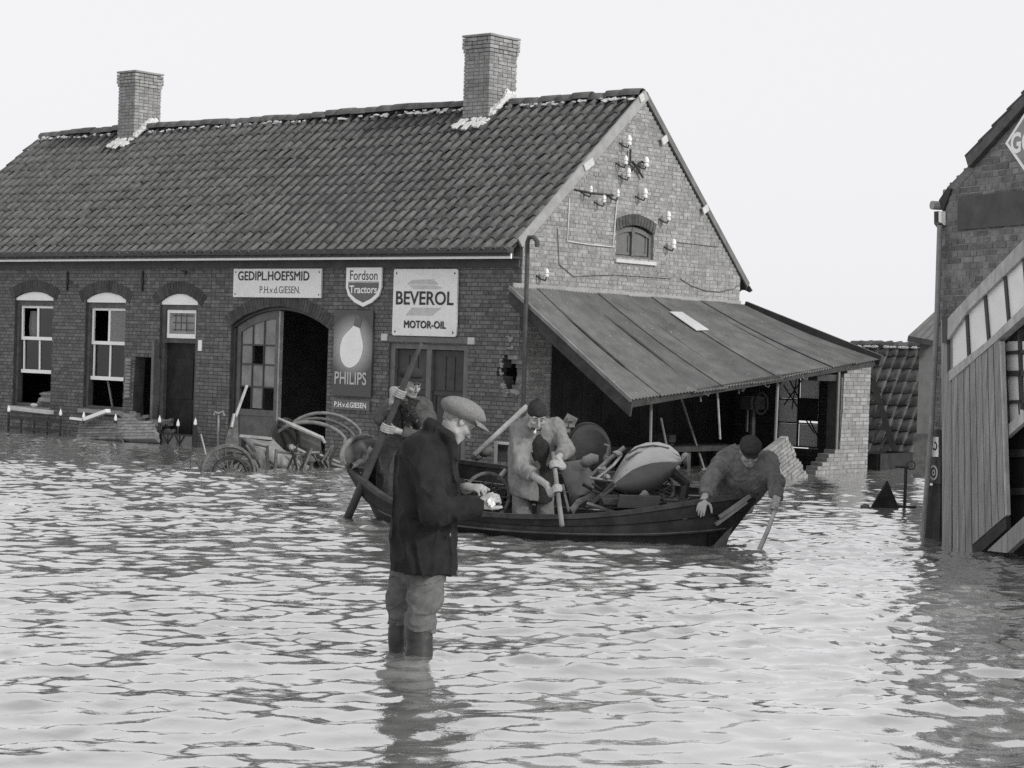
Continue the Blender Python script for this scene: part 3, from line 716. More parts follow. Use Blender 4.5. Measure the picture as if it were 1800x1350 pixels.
# big shuttered doorway below the oil sign
a, b, zt = -2.62, -1.0, 1.83
m = MB(); m.ab((a + .002, .03, -.5), (a + .1, .15, zt - .002)); m.ab((b - .1, .03, -.5), (b - .002, .15, zt - .002)); m.ab((a + .101, .032, zt - .1), (b - .101, .148, zt - .003)); m.ab((-1.86, .032, -.5), (-1.76, .148, zt - .101))
sh = m.build("shutter_door", M_FRAME, smithy); sh['label'] = "double plank door with dark panels under the oil sign"
for x0, x1 in ((a + .105, -1.865), (-1.755, b - .105)):
    def lf(q):
        q.ab((x0, .09, -.5), (x1, .12, zt - .11)); 
        for k in range(3): xx = x0 + .1 + k * (x1 - x0 - .1) / 3; q.ab((xx, .078, 1.12), (xx + (x1 - x0 - .14) / 3 - .02, .089, zt - .2)); q.ab((xx, .078, -.4), (xx + (x1 - x0 - .14) / 3 - .02, .089, 1.02))
        q.ab((x0, .07, 1.04), (x1, .0895, 1.10)); q.ab((x0, .07, -.5), (x0 + .07, .0895, 1.03))
    part("door_leaf", M_DARKP, sh, lf)
part("lintel", M_FRAME, sh, lambda q: q.ab((a - .12, -.02, zt + .003), (b + .12, .1, zt + .085)))
for x, dz in ((a - .16, .02), (b + .01, .0)): part("quoin", M_SIGNF, sh, lambda q: q.ab((x, -.026, zt - .005 + dz), (x + .13, .02, zt + .1 + dz)))
# iron wall anchors and odd fittings
for px_ in (118, 250):
    P = ony(px_, 494, -.02)
    part("wall_anchor", M_IRON, smithy, lambda q: (q.beam(P + V(0, 0, -.17), P + V(0, 0, .17), .035, .025, NY), q.ell(P, EX * .035, EY * .02, ZZ * .09, 8, 6)))
P = ony(325, 478, -.03); part("lamp_bracket", M_IRON, smithy, lambda q: (q.tube([P, P + V(.03, -.1, .02), P + V(.14, -.12, 0)], .014, 6), q.ell(P + V(.16, -.12, -.02), EX * .03, EY * .03, ZZ * .04, 8, 6)))
# gable window
m = MB(); x0, x1 = -.12, -.05
m.ab((x0, 2.232, 3.222), (x1, 2.29, 3.66)); m.ab((x0, 3.14, 3.222), (x1, 3.198, 3.66)); m.ab((x0, 2.291, 3.223), (x1, 3.139, 3.285)); m.ab((x0, 2.68, 3.286), (x1 + .012, 2.75, 3.72))
for i in range(8):
    ya, yb = 2.3 + .83 * i / 8, 2.3 + .83 * (i + 1) / 8; g = lambda y: 3.75 - .115 * ((y - 2.715) / .485) ** 2 * 1.0 - .008
    m.prism([V(x0, ya, g(ya)), V(x0, yb, g(yb)), V(x0, yb, g(yb) - .075), V(x0, ya, g(ya) - .075)], V(x1 - x0, 0, 0))
gwi = m.build("window", M_FRAME, smithy); gwi['label'] = "small arched window high in the gable with two shut leaves"
for ya, yb in ((2.30, 2.675), (2.755, 3.13)):
    q = MB(); q.ab((-.1, ya + .01, 3.29), (-.085, yb - .01, 3.67)); q.build("pane", M_SIGNG, gwi)
    q = MB(); q.ab((-.084, ya + .012, 3.35), (-.07, ya + .05, 3.6)); q.ab((-.084, yb - .05, 3.35), (-.07, yb - .012, 3.6)); q.ab((-.084, ya + .012, 3.3), (-.069, yb - .012, 3.345)); q.build("casement", M_FRAME, gwi)
part("sill", M_SIGNF, gwi, lambda q: q.ab((-.1, 2.2, 3.165), (.04, 3.24, 3.218)))
ga = MB()
for i in range(13):
    y = 2.2 + 1.03 * (i + .5) / 13; t = (y - 2.715) / .515; c = V(-.03, y, 3.85 - .12 * t * t); rd = unit(V(0, t * .32, 1)); tg = np.cross(rd, EX)
    ga.box(c, EX * .042, rd * .085, tg * .033)
ga.build("arch", M_ARCH, gwi)
# cables on the gable
def cab(pts, r, mt, x=.012): part("cable", mt, smithy, lambda q: q.tube([onx(a_, b_, x) for a_, b_ in pts], r, 5))
cab([(1001, 348), (999, 390), (997, 424), (1037, 430), (1077, 434), (1081, 390), (1085, 346)], .012, M_SIGNF)
cab([(1010, 333), (1040, 339), (1078, 343)], .016, M_DARKP)
cab([(980, 400), (983, 465), (1008, 486), (1080, 483), (1180, 490)], .006, M_RUST)
cab([(1196, 490), (1215, 502), (1240, 511), (1265, 513), (1290, 508), (1300, 500)], .007, M_RUST)
cab([(1183, 425), (1262, 434)], .006, M_RUST)

# porcelain insulators, each a thing of its own
INS = [((1106, 246), 1.25, "topmost porcelain insulator below the gable peak"), ((1100, 281), 1.1, "porcelain insulator on the left arm of the iron bracket"), ((1105, 303), 1.15, "porcelain insulator at the foot of the iron bracket"),
       ((1136, 284), 1.3, "porcelain insulator on the right arm of the iron bracket"), ((1039, 332), .8, "small insulator at the left end of the dark cable"), ((1062, 349), .9, "small insulator hanging under the middle of the dark cable"),
       ((1086, 339), .9, "small insulator above the corner of the cable loop"), ((1134, 339), 1.25, "insulator directly above the little gable window"), ((1175, 379), 1.2, "insulator to the upper right of the gable window"),
       ((1184, 428), 1.25, "insulator just right of the gable window, above the trailing wire"), ((961, 479), 1.0, "lone insulator low on the gable beside the drainpipe")]
for (q, s, lab) in INS:
    P = onx(q[0], q[1], .13); t = thing("insulator", P - ZZ * .05, lab, "insulator", "porcelain insulators on the gable wall")
    s *= .82; part("porcelain", M_PORC, t, lambda m: m.lathe(P - ZZ * .075 * s, ZZ, [(0, .036 * s), (.03 * s, .042 * s), (.05 * s, .026 * s), (.065 * s, .043 * s), (.10 * s, .038 * s), (.135 * s, .026 * s), (.15 * s, .01)], 12), smooth=False)
    part("bracket", M_IRON, t, lambda m: m.tube([V(.0, P[1] - .08, P[2] - .05), V(.08, P[1] - .07, P[2] - .1), V(.125, P[1] - .02, P[2] - .12), P - ZZ * .07], .013, 6))
def brk(m):
    T = onx(1108, 262, .05); C_ = onx(1118, 292, .05); m.tube([T, onx(1108, 283, .05), C_, onx(1130, 312, .05)], .018, 6)
    m.tube([onx(1100, 286, .05), onx(1112, 284, .06), C_], .018, 6); m.tube([C_, onx(1128, 284, .05), onx(1138, 290, .06)], .018, 6); m.tube([C_, onx(1105, 306, .06)], .018, 6)
own("wire_bracket", M_IRON, "dark iron bracket with crossed arms bolted to the upper gable", "bracket", brk)
# ------------------------------------------------------------------ open corrugated lean-to against the gable
lean = thing("lean_to_shed", (1.2, 2.7, 0), "sagging corrugated iron lean-to open at the front, built against the smithy gable", "shed")
TF = V(.06, -.30, 2.665); TB = V(.03, 5.72, 2.64); OF = ony(1113, 704, -.40); OB = V(2.58, 5.78, 1.80)
def lr(a, b):      # a along the eave 0..1 front to back, b down the slope 0..1
    sag = -.05 * math.sin(math.pi * b) - .06 * b * math.sin(math.pi * a) ** 2
    return (TF * (1 - a) + TB * a) * (1 - b) + (OF * (1 - a) + OB * a) * b + ZZ * sag
edges = [0, .105, .225, .345, .46, .575, .69, .80, .90, 1.0]
for i in range(len(edges) - 1):
    a0, a1 = edges[i] - (.008 if i else 0), edges[i + 1] + .006
    nc = max(6, int(round((a1 - a0) * 6.1 / .072))); per = 6; P = []
    tw = random.uniform(-.02, .02); up = .012 * (i % 2) + .006
    lo = 1.0 + random.uniform(-.006, .008)
    for j in range(nc * per + 1):
        row = []; aa = a0 + (a1 - a0) * j / (nc * per)
        for k in range(7):
            bb = lo * k / 6; nn = .009 * math.cos(2 * math.pi * j / per)
            row.append(lr(aa, bb) + ZZ * (nn + up + tw * (bb - .5) * (j / (nc * per) - .5)))
        P.append(row)
    m = MB(); m.grid(P, -ZZ * .004); m.build("roof_sheet", M_ZINC, lean, smooth=False, recalc=False)
lq = [lr(a_, b_) + ZZ * .035 for a_, b_ in ((.545, .19), (.60, .19), (.60, .40), (.545, .40))]
part("skylight", M_SKYL, lean, lambda m: m.prism(lq, ZZ * .012))
part("barge_board", M_DARKW, lean, lambda m: m.prism([TF + V(0, -.03, -.03), OF + V(0, -.03, -.03), OF + V(-.03, -.03, -.22), TF + V(0, -.03, -.24)], V(0, .035, 0)))
part("barge_strip", M_WOOD, lean, lambda m: m.beam(TF + V(0, -.045, -.0), OF + V(0, -.045, -.0), .03, .05))
part("wall_flashing", M_GREYP, lean, lambda m: m.beam(V(.012, -.2, 2.70), V(.012, 5.66, 2.665), .02, .075))
def hooks(m):
    for a_ in (.05, .26, .5, .66, .86): P = lr(a_, 1.0) + V(.02, 0, -.05); m.tube([P + V(-.02, 0, .05), P, P + V(.04, .02, -.02), P + V(.04, .05, .01)], .008, 5)
part("gutter_hook", M_RUST, lean, hooks)
part("rear_rake_trim", M_DARKP, lean, lambda m: m.beam(TB + V(0, .05, -.02), OB + V(.04, .05, -.02), .06, .17))
part("eave_beam", M_DARKW, lean, lambda m: m.beam(lr(.0, .97) - ZZ * .09, lr(1, .97) - ZZ * .07, .08, .1))
def rafters(m):
    for a_ in np.linspace(.1, .92, 6): m.beam(lr(a_, .0) - ZZ * .08, lr(a_, .98) - ZZ * .08, .06, .09)
part("rafter", M_DARKW, lean, rafters)
DX = 2.5
# brick pillar that is left of the outer wall
pil = ragged([(-.5, 4.84, 5.72), (.3, 4.86, 5.72), (1.0, 4.92, 5.72), (1.56, 4.93, 5.73), (1.66, 5.2, 5.73), (1.74, 5.5, 5.73)])
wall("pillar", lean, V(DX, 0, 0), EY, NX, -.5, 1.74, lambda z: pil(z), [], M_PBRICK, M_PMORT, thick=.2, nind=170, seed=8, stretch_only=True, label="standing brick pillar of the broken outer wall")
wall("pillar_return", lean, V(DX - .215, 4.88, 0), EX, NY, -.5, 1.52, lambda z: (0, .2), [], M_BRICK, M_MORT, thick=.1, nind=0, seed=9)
def stump_span(z): return (4.05 + max(0, z) * 1.75 + .04 * math.sin(z * 40), 4.83) if z < .36 else None
wall("wall_stump", lean, V(DX + .03, 0, 0), EY, NX, -.5, .5, stump_span, [], M_PBRICK, M_PMORT, thick=.2, nind=60, seed=10, stretch_only=True, label="stepped stump of broken brick wall in the water")
part("timber_jamb", M_DARKW, lean, lambda m: (m.ab((DX - .19, 4.76, -.5), (DX - .02, 4.86, 1.56)), m.ab((DX - .2, 4.2, 1.44), (DX - .03, 4.759, 1.54))))
part("jamb_strip", M_FRAME, lean, lambda m: m.ab((DX - .018, 4.75, .1), (DX + .005, 4.80, 1.6)))
# rear wall with a broken steel window
wx0 = ony(1366, 720, 5.6)[0]; wx1 = ony(1442, 700, 5.6)[0]; wz1 = ony(1400, 660, 5.6)[2]; wz0 = ony(1400, 786, 5.6)[2]
wall("rear_wall", lean, V(0.02, 5.58, 0), EX, NY, -.5, 1.9, lambda z: (0, min(DX - .21, 5.2 - 2 * z)) if z < 1.9 else None, [rect(wx0 - .02, wx1 - .02, wz0, wz1)], mat('shaded_brick', .04, .3, 9, .95, .4, 90, island=.3), M_BLACK, thick=.14, nind=0, seed=12)  # lean-to shade put into the brick and mortar colour
steel = MB()
for x in np.linspace(wx0 + .012, wx1 - .012, 3): steel.beam(V(x, 5.6, wz0), V(x, 5.6, wz1), .022, .03, EX)
for z in np.linspace(wz0 + .012, wz1 - .012, 4): steel.beam(V(wx0, 5.62, z), V(wx1, 5.62, z), .03, .022)
P = lambda x, y: ony(x, y, 5.55)
for q in (((1372, 668), (1432, 762)), ((1386, 664), (1440, 772)), ((1400, 664), (1392, 720)), ((1378, 712), (1412, 664))): steel.tube([P(*q[0]), P(*q[1])], .012, 5)
swin = steel.build("window", M_DARKP, lean); swin['label'] = "broken steel window with bent bars in the rear wall"
xa, xm, xb = np.linspace(wx0, wx1, 3); za = np.linspace(wz0, wz1, 4)
for i, j in ((1, 2), (0, 1), (0, 2), (0, 0), (1, 0)):
    q = MB(); q.ab(((xa, xm)[i] + .01, 5.63, za[j] + .01), ((xm, xb)[i] - .01, 5.634, za[j + 1] - .01)); q.build("pane", M_FROST, swin)
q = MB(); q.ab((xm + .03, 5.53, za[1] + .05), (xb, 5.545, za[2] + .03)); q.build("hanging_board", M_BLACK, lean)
def lay_shade_board(k): y0 = .75 + k * .24; part("shade_board", M_BLACK, lean, lambda m: m.ab((.012, y0, -.4), (.035 + .006 * (k % 2), y0 + .232, 2.42)))  # added black boards: the deep shade under the roof as colour
for k in range(20): lay_shade_board(k)
# posts and hanging rods
for (x0, y0, x1, y1, X_, r, mt) in ((1145, 700, 1143, 800, 2.15, .02, M_WOOD), (1162, 735, 1172, 785, 2.0, .016, M_WOOD), (1261, 685, 1266, 772, 2.2, .016, M_PALEW), (1368, 655, 1362, 790, 2.3, .024, M_WOOD), (1231, 690, 1232, 706, 2.3, .012, M_WOOD), (1299, 672, 1299, 692, 2.35, .012, M_WOOD)):
    part("post", mt, lean, lambda m: m.tube([onx(x0, y0, X_), onx(x1, y1, X_)], r, 7))

# things standing in the dark lean-to
def bench(m):
    m.ab((.25, 1.6, .28), (.9, 4.6, .36))
    for y in (1.7, 3.1, 4.5): m.ab((.3, y, -.4), (.38, y + .09, .279)); m.ab((.78, y, -.4), (.86, y + .09, .279))
wb = own("workbench", M_DARKW, "dark wooden workbench in the shade of the lean-to", "workbench", bench)
def vice(m): m.ab((.66, 2.4, .36), (.84, 2.6, .56)); m.ab((.84, 2.42, .44), (1.0, 2.58, .55)); m.tube([V(.9, 2.35, .4), V(.9, 2.65, .4)], .015)
own("bench_vice", M_IRON, "black iron vice bolted on the shaded workbench", "vice", vice)
own("iron_drum", M_RUST, "rusty drum standing in the back of the lean-to", "drum", lambda m: m.lathe(V(1.3, 5.0, -.4), ZZ, [(0, .27), (.3, .28), (.31, .3), (.34, .28), (.66, .28), (.67, .3), (.7, .28), (1.0, .27), (1.0, .02)], 18))
own("hay_fork", M_WOOD, "wooden shaft leaning in the dark under the corrugated roof", "tool", lambda m: (m.tube([V(.2, 3.3, 1.9), V(.9, 3.5, .0)], .02, 6), m.tube([V(.9, 3.42, .0), V(.9, 3.58, .0)], .015, 6)))
own("drill_press", M_IRON, "upright iron drilling machine dimly seen behind the hanging rods", "machine", lambda m: (m.ab((1.15, 4.0, -.4), (1.45, 4.35, .25)), m.tube([V(1.3, 4.2, .2), V(1.3, 4.2, 1.15)], .05, 8), m.ab((1.2, 4.0, .95), (1.4, 4.5, 1.15)), m.ring(V(1.42, 4.25, 1.05), NX, .17, .018, 18, 5), m.tube([V(1.3, 4.05, .95), V(1.3, 4.05, .6)], .025, 6)))
# tilted slab of brickwork
def slab(name, label, cat, corners, d, rowh, bm_, mm_, th=.11, jitter=.0, bl=.21):
    """a broken piece of wall: corner points on one plane, bricks laid along its first edge"""
    c = sum(corners) / len(corners); t = thing(name, V(c[0], c[1], min(p[2] for p in corners)), label, cat)
    u = unit(corners[1] - corners[0]); n = unit(np.cross(u, corners[-1] - corners[0]));
    if n @ (EYE - c) < 0: n = -n
    v_ = unit(np.cross(n, u)); 
    if v_ @ (corners[-1] - corners[0]) < 0: v_ = -v_
    q = [((p - corners[0]) @ u, (p - corners[0]) @ v_) for p in corners]
    m = MB(); ctr = sum(corners) / len(corners); m.prism([ctr + (p - ctr) * .96 - n * .012 for p in corners], -n * th); core = m.build("mortar_core", mm_, t)
    w = woff(t); R = random.Random(3); z = 0.; r = 0; zmax = max(p[1] for p in q)
    while z + rowh * .5 < zmax:
        zc = z + rowh / 2; xs = []
        for i in range(len(q)):
            (x0, y0), (x1, y1) = q[i], q[(i + 1) % len(q)]
            if (y0 - zc) * (y1 - zc) <= 0 and abs(y1 - y0) > 1e-6: xs.append(x0 + (x1 - x0) * (zc - y0) / (y1 - y0))
        if len(xs) >= 2:
            a_, b_ = min(xs) + R.uniform(-.03, .01), max(xs) + R.uniform(-.02, .03); s = a_ - (r % 2) * bl / 2
            while s < b_:
                p0, p1 = max(s, a_), min(s + bl, b_)
                if p1 - p0 > .03:
                    m2 = MB(); cc = corners[0] + u * (p0 + p1) / 2 + v_ * zc - n * (th / 2 - .004 + R.uniform(-.004, .004)); m2.box(cc, u * ((p1 - p0) / 2 - .005), v_ * (rowh / 2 - .006), n * (th / 2 + .004)); m2.build("brick", bm_, t)
                s += bl
        z += rowh; r += 1
    return t
slab("fallen_wall_slab", "pale slab of brickwork tilted in the water before the lean-to", "rubble", [onx(1341, 799, 2.8), onx(1383, 767, 2.8), onx(1421, 843, 2.8), onx(1350, 854, 2.8)], 0, .062, M_PBRICK, M_PMORT)

# ------------------------------------------------------------------ signs on the front wall
FONT = None
def text(s, parent, P, e, n, wd, ht, mt, bold=.0, name="lettering", shear=0., centre=True):
    cu = bpy.data.curves.new("lettering", 'FONT'); cu.body = s; cu.size = 1; cu.extrude = 0.0; cu.offset = 0.0 if "M" in s else bold; cu.resolution_u = 3; cu.shear = shear
    o = bpy.data.objects.new("lettering", cu); COL.objects.link(o); bpy.context.view_layer.update()
    dg = bpy.context.evaluated_depsgraph_get(); me = bpy.data.meshes.new_from_object(o.evaluated_get(dg)); bpy.data.objects.remove(o)
    v = np.array([x.co[:] for x in me.vertices]); lo = v.min(0); hi = v.max(0)
    u = (v[:, 0] - (lo[0] + hi[0]) / 2) / (hi[0] - lo[0]) * wd; z = (v[:, 1] - (lo[1] + hi[1]) / 2) / (hi[1] - lo[1]) * ht
    w = woff(parent); P = np.asarray(P) - w
    fs = [tuple(p.vertices) for p in me.polygons]
    v2 = [P + np.asarray(e) * a_ + ZZ * b_ + n * 0.0 for a_, b_ in zip(u, z)]
    if "M" in s and bold > 0:                                      # heavier strokes: the print laid twice, a hair apart
        k_ = len(v2); v2 = v2 + [p + np.asarray(e) * .011 + n * .0006 for p in v2] + [p + ZZ * .009 + n * .0003 for p in v2]
        fs = fs + [tuple(i + k_ for i in q) for q in fs] + [tuple(i + 2 * k_ for i in q) for q in fs]
    return link(name, mkmesh(name, v2, fs, mt), parent)
def flat(name, pts, mt, parent, y, th=.002):
    """printed shape: (x,z) outline on the sign face"""
    m = MB(); m.prism([V(x, y, z) for x, z in pts], V(0, th, 0)); return m.build(name, mt, parent)
def panel(x0, x1, z0, z1, y, th, r=.0, n=4):
    if r <= 0: return [V(x0, y, z0), V(x1, y, z0), V(x1, y, z1), V(x0, y, z1)]
    p = []
    for cx, cz, a0 in ((x1 - r, z0 + r, -90), (x1 - r, z1 - r, 0), (x0 + r, z1 - r, 90), (x0 + r, z0 + r, 180)):
        for k in range(n + 1): t = math.radians(a0 + 90 * k / n); p.append(V(cx + r * math.cos(t), y, cz + r * math.sin(t)))
    return p
t = thing("shop_sign", (-5.155, -.03, 2.49), "wide pale blacksmith's name board above the arched garage doorway", "sign")
part("board", M_SIGNW, t, lambda m: m.prism(panel(-6.19, -4.12, 2.49, 2.955, -.04, 0), V(0, .03, 0)))
for x_, z_ in ((-6.14, 2.9), (-4.17, 2.9), (-6.14, 2.54), (-4.17, 2.54)): part("bolt", M_RUST, t, lambda m: m.ell(V(x_, -.041, z_), EX * .014, EY * .006, ZZ * .016, 7, 5, .2))
text("GEDIPL.HOEFSMID", t, V(-5.24, -.0425, 2.835), EX, NY, 1.68, .145, M_INK, .004); text("P.H.v.d.GIESEN.", t, V(-5.07, -.0425, 2.615), EX, NY, .95, .115, M_INK, .0)
t = thing("enamel_shield", (-3.175, -.03, 2.36), "shield-shaped white and grey tractor sign under the gutter", "sign")
cx = -3.175; hw = .385
sh_ = [(cx - hw, 3.0), (cx - hw, 2.66), (cx - hw * .86, 2.53), (cx - hw * .5, 2.43), (cx, 2.36), (cx + hw * .5, 2.43), (cx + hw * .86, 2.53), (cx + hw, 2.66), (cx + hw, 3.0)]
part("plate", M_WHITE, t, lambda m: m.prism([V(x, -.045, z) for x, z in sh_], V(0, .03, 0)))
lo_ = [(cx - hw * .86, 2.735), (cx - hw * .86, 2.66), (cx - hw * .72, 2.56), (cx - hw * .42, 2.485), (cx, 2.425), (cx + hw * .42, 2.485), (cx + hw * .72, 2.56), (cx + hw * .86, 2.66), (cx + hw * .86, 2.735)]
flat("shield_field", lo_, M_SIGNG, t, -.049)
flat("shield_band", [(cx - hw * .87, 2.742), (cx + hw * .87, 2.742), (cx + hw * .87, 2.752), (cx - hw * .87, 2.752)], M_SIGNG, t, -.048)
text("Fordson", t, V(cx, -.048, 2.85), EX, NY, .60, .15, M_SIGND, .006); text("Tractors", t, V(cx, -.052, 2.63), EX, NY, .60, .12, M_WHITE, .018)
t = thing("oil_sign", (-1.87, -.03, 1.93), "large square white motor oil sign above the plank double door", "sign")
part("board", M_SIGNW, t, lambda m: m.prism(panel(-2.53, -1.21, 1.93, 2.945, -.045, 0, .035), V(0, .03, 0)))
part("emblem", M_SIGNF, t, lambda m: (m.prism([V(x, -.0475, z) for x, z in ((-2.2, 2.7), (-1.65, 2.7), (-1.5, 2.66), (-1.62, 2.64), (-2.1, 2.64))], V(0, .002, 0)), m.prism([V(x, -.0475, z) for x, z in ((-2.13, 2.78), (-1.7, 2.79), (-1.58, 2.71), (-2.25, 2.715))], V(0, .0015, 0)), m.prism([V(x, -.0475, z) for x, z in ((-2.26, 2.24), (-1.7, 2.24), (-1.52, 2.36), (-2.12, 2.36))], V(0, .002, 0))))
for x_, z_ in ((-2.47, 2.88), (-1.27, 2.88), (-2.47, 1.99), (-1.27, 1.99)): part("bolt", M_RUST, t, lambda m: m.ell(V(x_, -.046, z_), EX * .016, EY * .006, ZZ * .018, 7, 5, .2))
text("BEVEROL", t, V(-1.87, -.051, 2.505), EX, NY, 1.19, .21, M_INK, .018); text("MOTOR-OIL", t, V(-1.85, -.051, 2.10), EX, NY, .86, .11, M_INK, .008)
t = thing("lamp_sign", (-3.37, -.03, .95), "tall dark enamel sign showing a glowing light bulb", "sign")
m_glow = bpy.data.materials.new("bulb_print"); m_glow.use_nodes = True; N_ = m_glow.node_tree.nodes; L_ = m_glow.node_tree.links
g_ = N_.new("ShaderNodeNewGeometry"); d_ = N_.new("ShaderNodeVectorMath"); d_.operation = 'DISTANCE'; d_.inputs[1].default_value = (-3.39, -.03, 1.74); L_.new(g_.outputs["Position"], d_.inputs[0])
r_ = N_.new("ShaderNodeMapRange"); r_.inputs[1].default_value = .22; r_.inputs[2].default_value = .52; r_.inputs[3].default_value = .42; r_.inputs[4].default_value = .06; L_.new(d_.outputs["Value"], r_.inputs[0])
nz = N_.new("ShaderNodeTexNoise"); nz.inputs["Scale"].default_value = 70; L_.new(g_.outputs["Position"], nz.inputs["Vector"])
mm_ = N_.new("ShaderNodeMath"); mm_.operation = 'MULTIPLY'; L_.new(r_.outputs[0], mm_.inputs[0]); a_ = N_.new("ShaderNodeMath"); a_.operation = 'ADD'; a_.inputs[1].default_value = .5; L_.new(nz.outputs[0], a_.inputs[0]); L_.new(a_.outputs[0], mm_.inputs[1])
L_.new(mm_.outputs[0], N_["Principled BSDF"].inputs["Base Color"]); N_["Principled BSDF"].inputs["Roughness"].default_value = .4
part("board", m_glow, t, lambda m: m.prism(panel(-3.80, -2.95, .96, 2.30, -.04, 0), V(0, .03, 0)))
bc = V(-3.40, 0, 1.70); ax = unit(V(.30, 0, 1)); sx = V(ax[2], 0, -ax[0]); bl = []
for k in range(28):
    q = 2 * math.pi * k / 28; r1 = .255 * (1 - .0 * math.cos(q)); h = math.cos(q); wv = math.sin(q) * (.245 if h < .35 else .245 * (1 - .62 * ((h - .35) / .65) ** .8))
    P = bc + ax * (h * (.30 if h < 0 else .43)) + sx * wv; bl.append((P[0], P[2]))
neck = [bc + ax * .43 + sx * .07, bc + ax * .43 - sx * .07]
flat("bulb", bl, M_WHITE, t, -.0445)
tp = bc + ax * .36; flat("bulb_cap", [((tp + a__ * sx + b__ * ax)[0], (tp + a__ * sx + b__ * ax)[2]) for a__, b__ in ((-.075, 0), (.075, 0), (.07, .13), (.03, .17), (-.03, .17), (-.07, .13))], M_SIGNG, t, -.0475)
text("PHILIPS", t, V(-3.40, -.045, 1.24), EX, NY, .70, .2, M_SIGNF, .012)
t = thing("name_plate", (-3.37, -.03, .88), "small dark name plate with white letters below the bulb sign", "sign")
part("board", M_SIGNG, t, lambda m: m.prism(panel(-3.80, -2.97, .745, .90, -.04, 0), V(0, .03, 0)))
text("P.H.v.d.GIESEN", t, V(-3.39, -.0435, .822), EX, NY, .70, .085, M_WHITE, .02)

# ------------------------------------------------------------------ broken fence, gate and rubble along the house front
def finial_post(name, x, y, z0, z1, par, r=.022):
    p = part("post", M_IRON, par, lambda m: m.tube([V(x, y, -.4), V(x, y, z1)], r, 6))
    part("finial", M_WHITE, p, lambda m: m.lathe(V(x, y, z1), ZZ, [(0, .02), (.02, .03), (.06, .024), (.12, .003)], 6)); return p
YF = -.55
fx = [ony(15, 740, YF)[0], ony(106, 745, YF)[0]]
fence = thing("iron_fence", (fx[0], YF, 0), "low iron fence with white finials before the left window", "fence")
for x in fx: finial_post("post", x, YF, 0, .36, fence)
part("rail", M_IRON, fence, lambda m: (m.ab((fx[0], YF - .02, .24), (fx[1], YF + .02, .275)), m.ab((fx[0], YF - .015, .06), (fx[1], YF + .015, .09))))
for k in range(3): xx = fx[0] + (fx[1] - fx[0]) * (k + 1) / 4; part("bar", M_IRON, fence, lambda m: m.tube([V(xx, YF, -.4), V(xx, YF, .26)], .017, 6))
fx2 = [ony(147, 740, YF)[0], ony(203, 745, YF)[0]]
fence2 = thing("iron_fence", (fx2[0], YF, 0), "short bent iron fence with white finials under the second window", "fence")
for x in fx2: finial_post("post", x, YF, 0, .34, fence2)
part("rail", M_IRON, fence2, lambda m: m.beam(V(fx2[0], YF, .14), V(fx2[1], YF, .22), .035, .03))
own("loose_sill", M_SIGNF, "white stone sill lying on the low fence by the left window", "rubble", lambda m: (m.beam(ony(18, 717, -.42), ony(90, 725, -.42), .12, .07), m.ell(ony(60, 712, -.42), EX * .10, EY * .05, ZZ * .035, 8, 6)), bevel=.006)
own("fallen_plank", M_WHITE, "white painted plank lying aslant on the rubble under the second window", "plank", lambda m: (m.beam(ony(150, 737, -.6), ony(190, 722, -.6), .10, .06), m.beam(ony(125, 735, -.5), ony(150, 738, -.5), .07, .04)))
slab("fallen_wall_slab", "dark tilted slab of brickwork under the white plank", "rubble", [ony(135, 772, -.8), ony(212, 772, -.8), ony(200, 742, -.5), ony(142, 738, -.5)], 0, .06, M_BRICK, M_MORT)
slab("fallen_wall_slab", "pale slumped piece of wall below the black hole", "rubble", [ony(206, 772, -.7), ony(274, 772, -.7), ony(272, 742, -.45), ony(204, 735, -.45)], 0, .062, M_PBRICK, M_GMORT)
rb = MB(); Rr = random.Random(4)
for i in range(46):
    x = Rr.uniform(ony(205, 740, -.3)[0], ony(275, 740, -.3)[0]); z = Rr.uniform(.22, .44) - .1 * (x + 8.5); a_ = Rr.uniform(-.5, .5)
    rb.box(V(x, Rr.uniform(-.35, .1), z), V(math.cos(a_), 0, math.sin(a_)) * .09, EY * .05, ZZ * .028)
tag(rb.build("rubble", M_GBRICK, None, recalc=False), "loose bricks spilled below the hole in the wall", None, None, 'stuff')
gx0, gx1, YG = ony(280, 760, -.5)[0], ony(343, 760, -.5)[0], -.5
gate = thing("garden_gate", (gx0, YG, 0), "small iron garden gate with white-tipped posts before the front door", "gate")
for k, x in enumerate((gx0, (gx0 + gx1) / 2 + .02, gx1)): finial_post("post", x, YG, 0, .36 - .04 * (k == 1), gate, .028 if k != 1 else .015)
part("gate_panel", M_SIGNG, gate, lambda m: m.ab((gx0 + .08, YG - .01, -.3), (gx1 - .06, YG + .01, .17)))
part("gate_rail", M_IRON, gate, lambda m: (m.ab((gx0, YG - .02, .17), (gx1, YG + .02, .195)), [m.tube([V(gx0 + d, YG - .02, .17), V(gx0 + d + .12, YG - .02, .02), V(gx0 + d + .24, YG - .02, .17)], .012, 5) for d in (.12, .42)], [m.tube([V(gx0 + d, YG - .02, -.3), V(gx0 + d, YG - .02, .17)], .011, 5) for d in (.24, .54)]))
# broken mortar edge at the hole by the drainpipe
hb_ = MB()
for i in range(20):
    P = ony(*[(878, 640), (880, 655), (884, 628), (890, 690), (912, 690), (916, 672), (886, 680), (898, 612), (900, 600), (893, 596)][i % 10], -.01) + V(Rr.uniform(-.05, .05), 0, Rr.uniform(-.05, .05)); hb_.ell(P, EX * Rr.uniform(.02, .05), EY * .008, ZZ * Rr.uniform(.012, .03), 7, 5, .4)
o = hb_.build("broken_mortar", M_GMORT, smithy); o['kind'] = 'stuff'

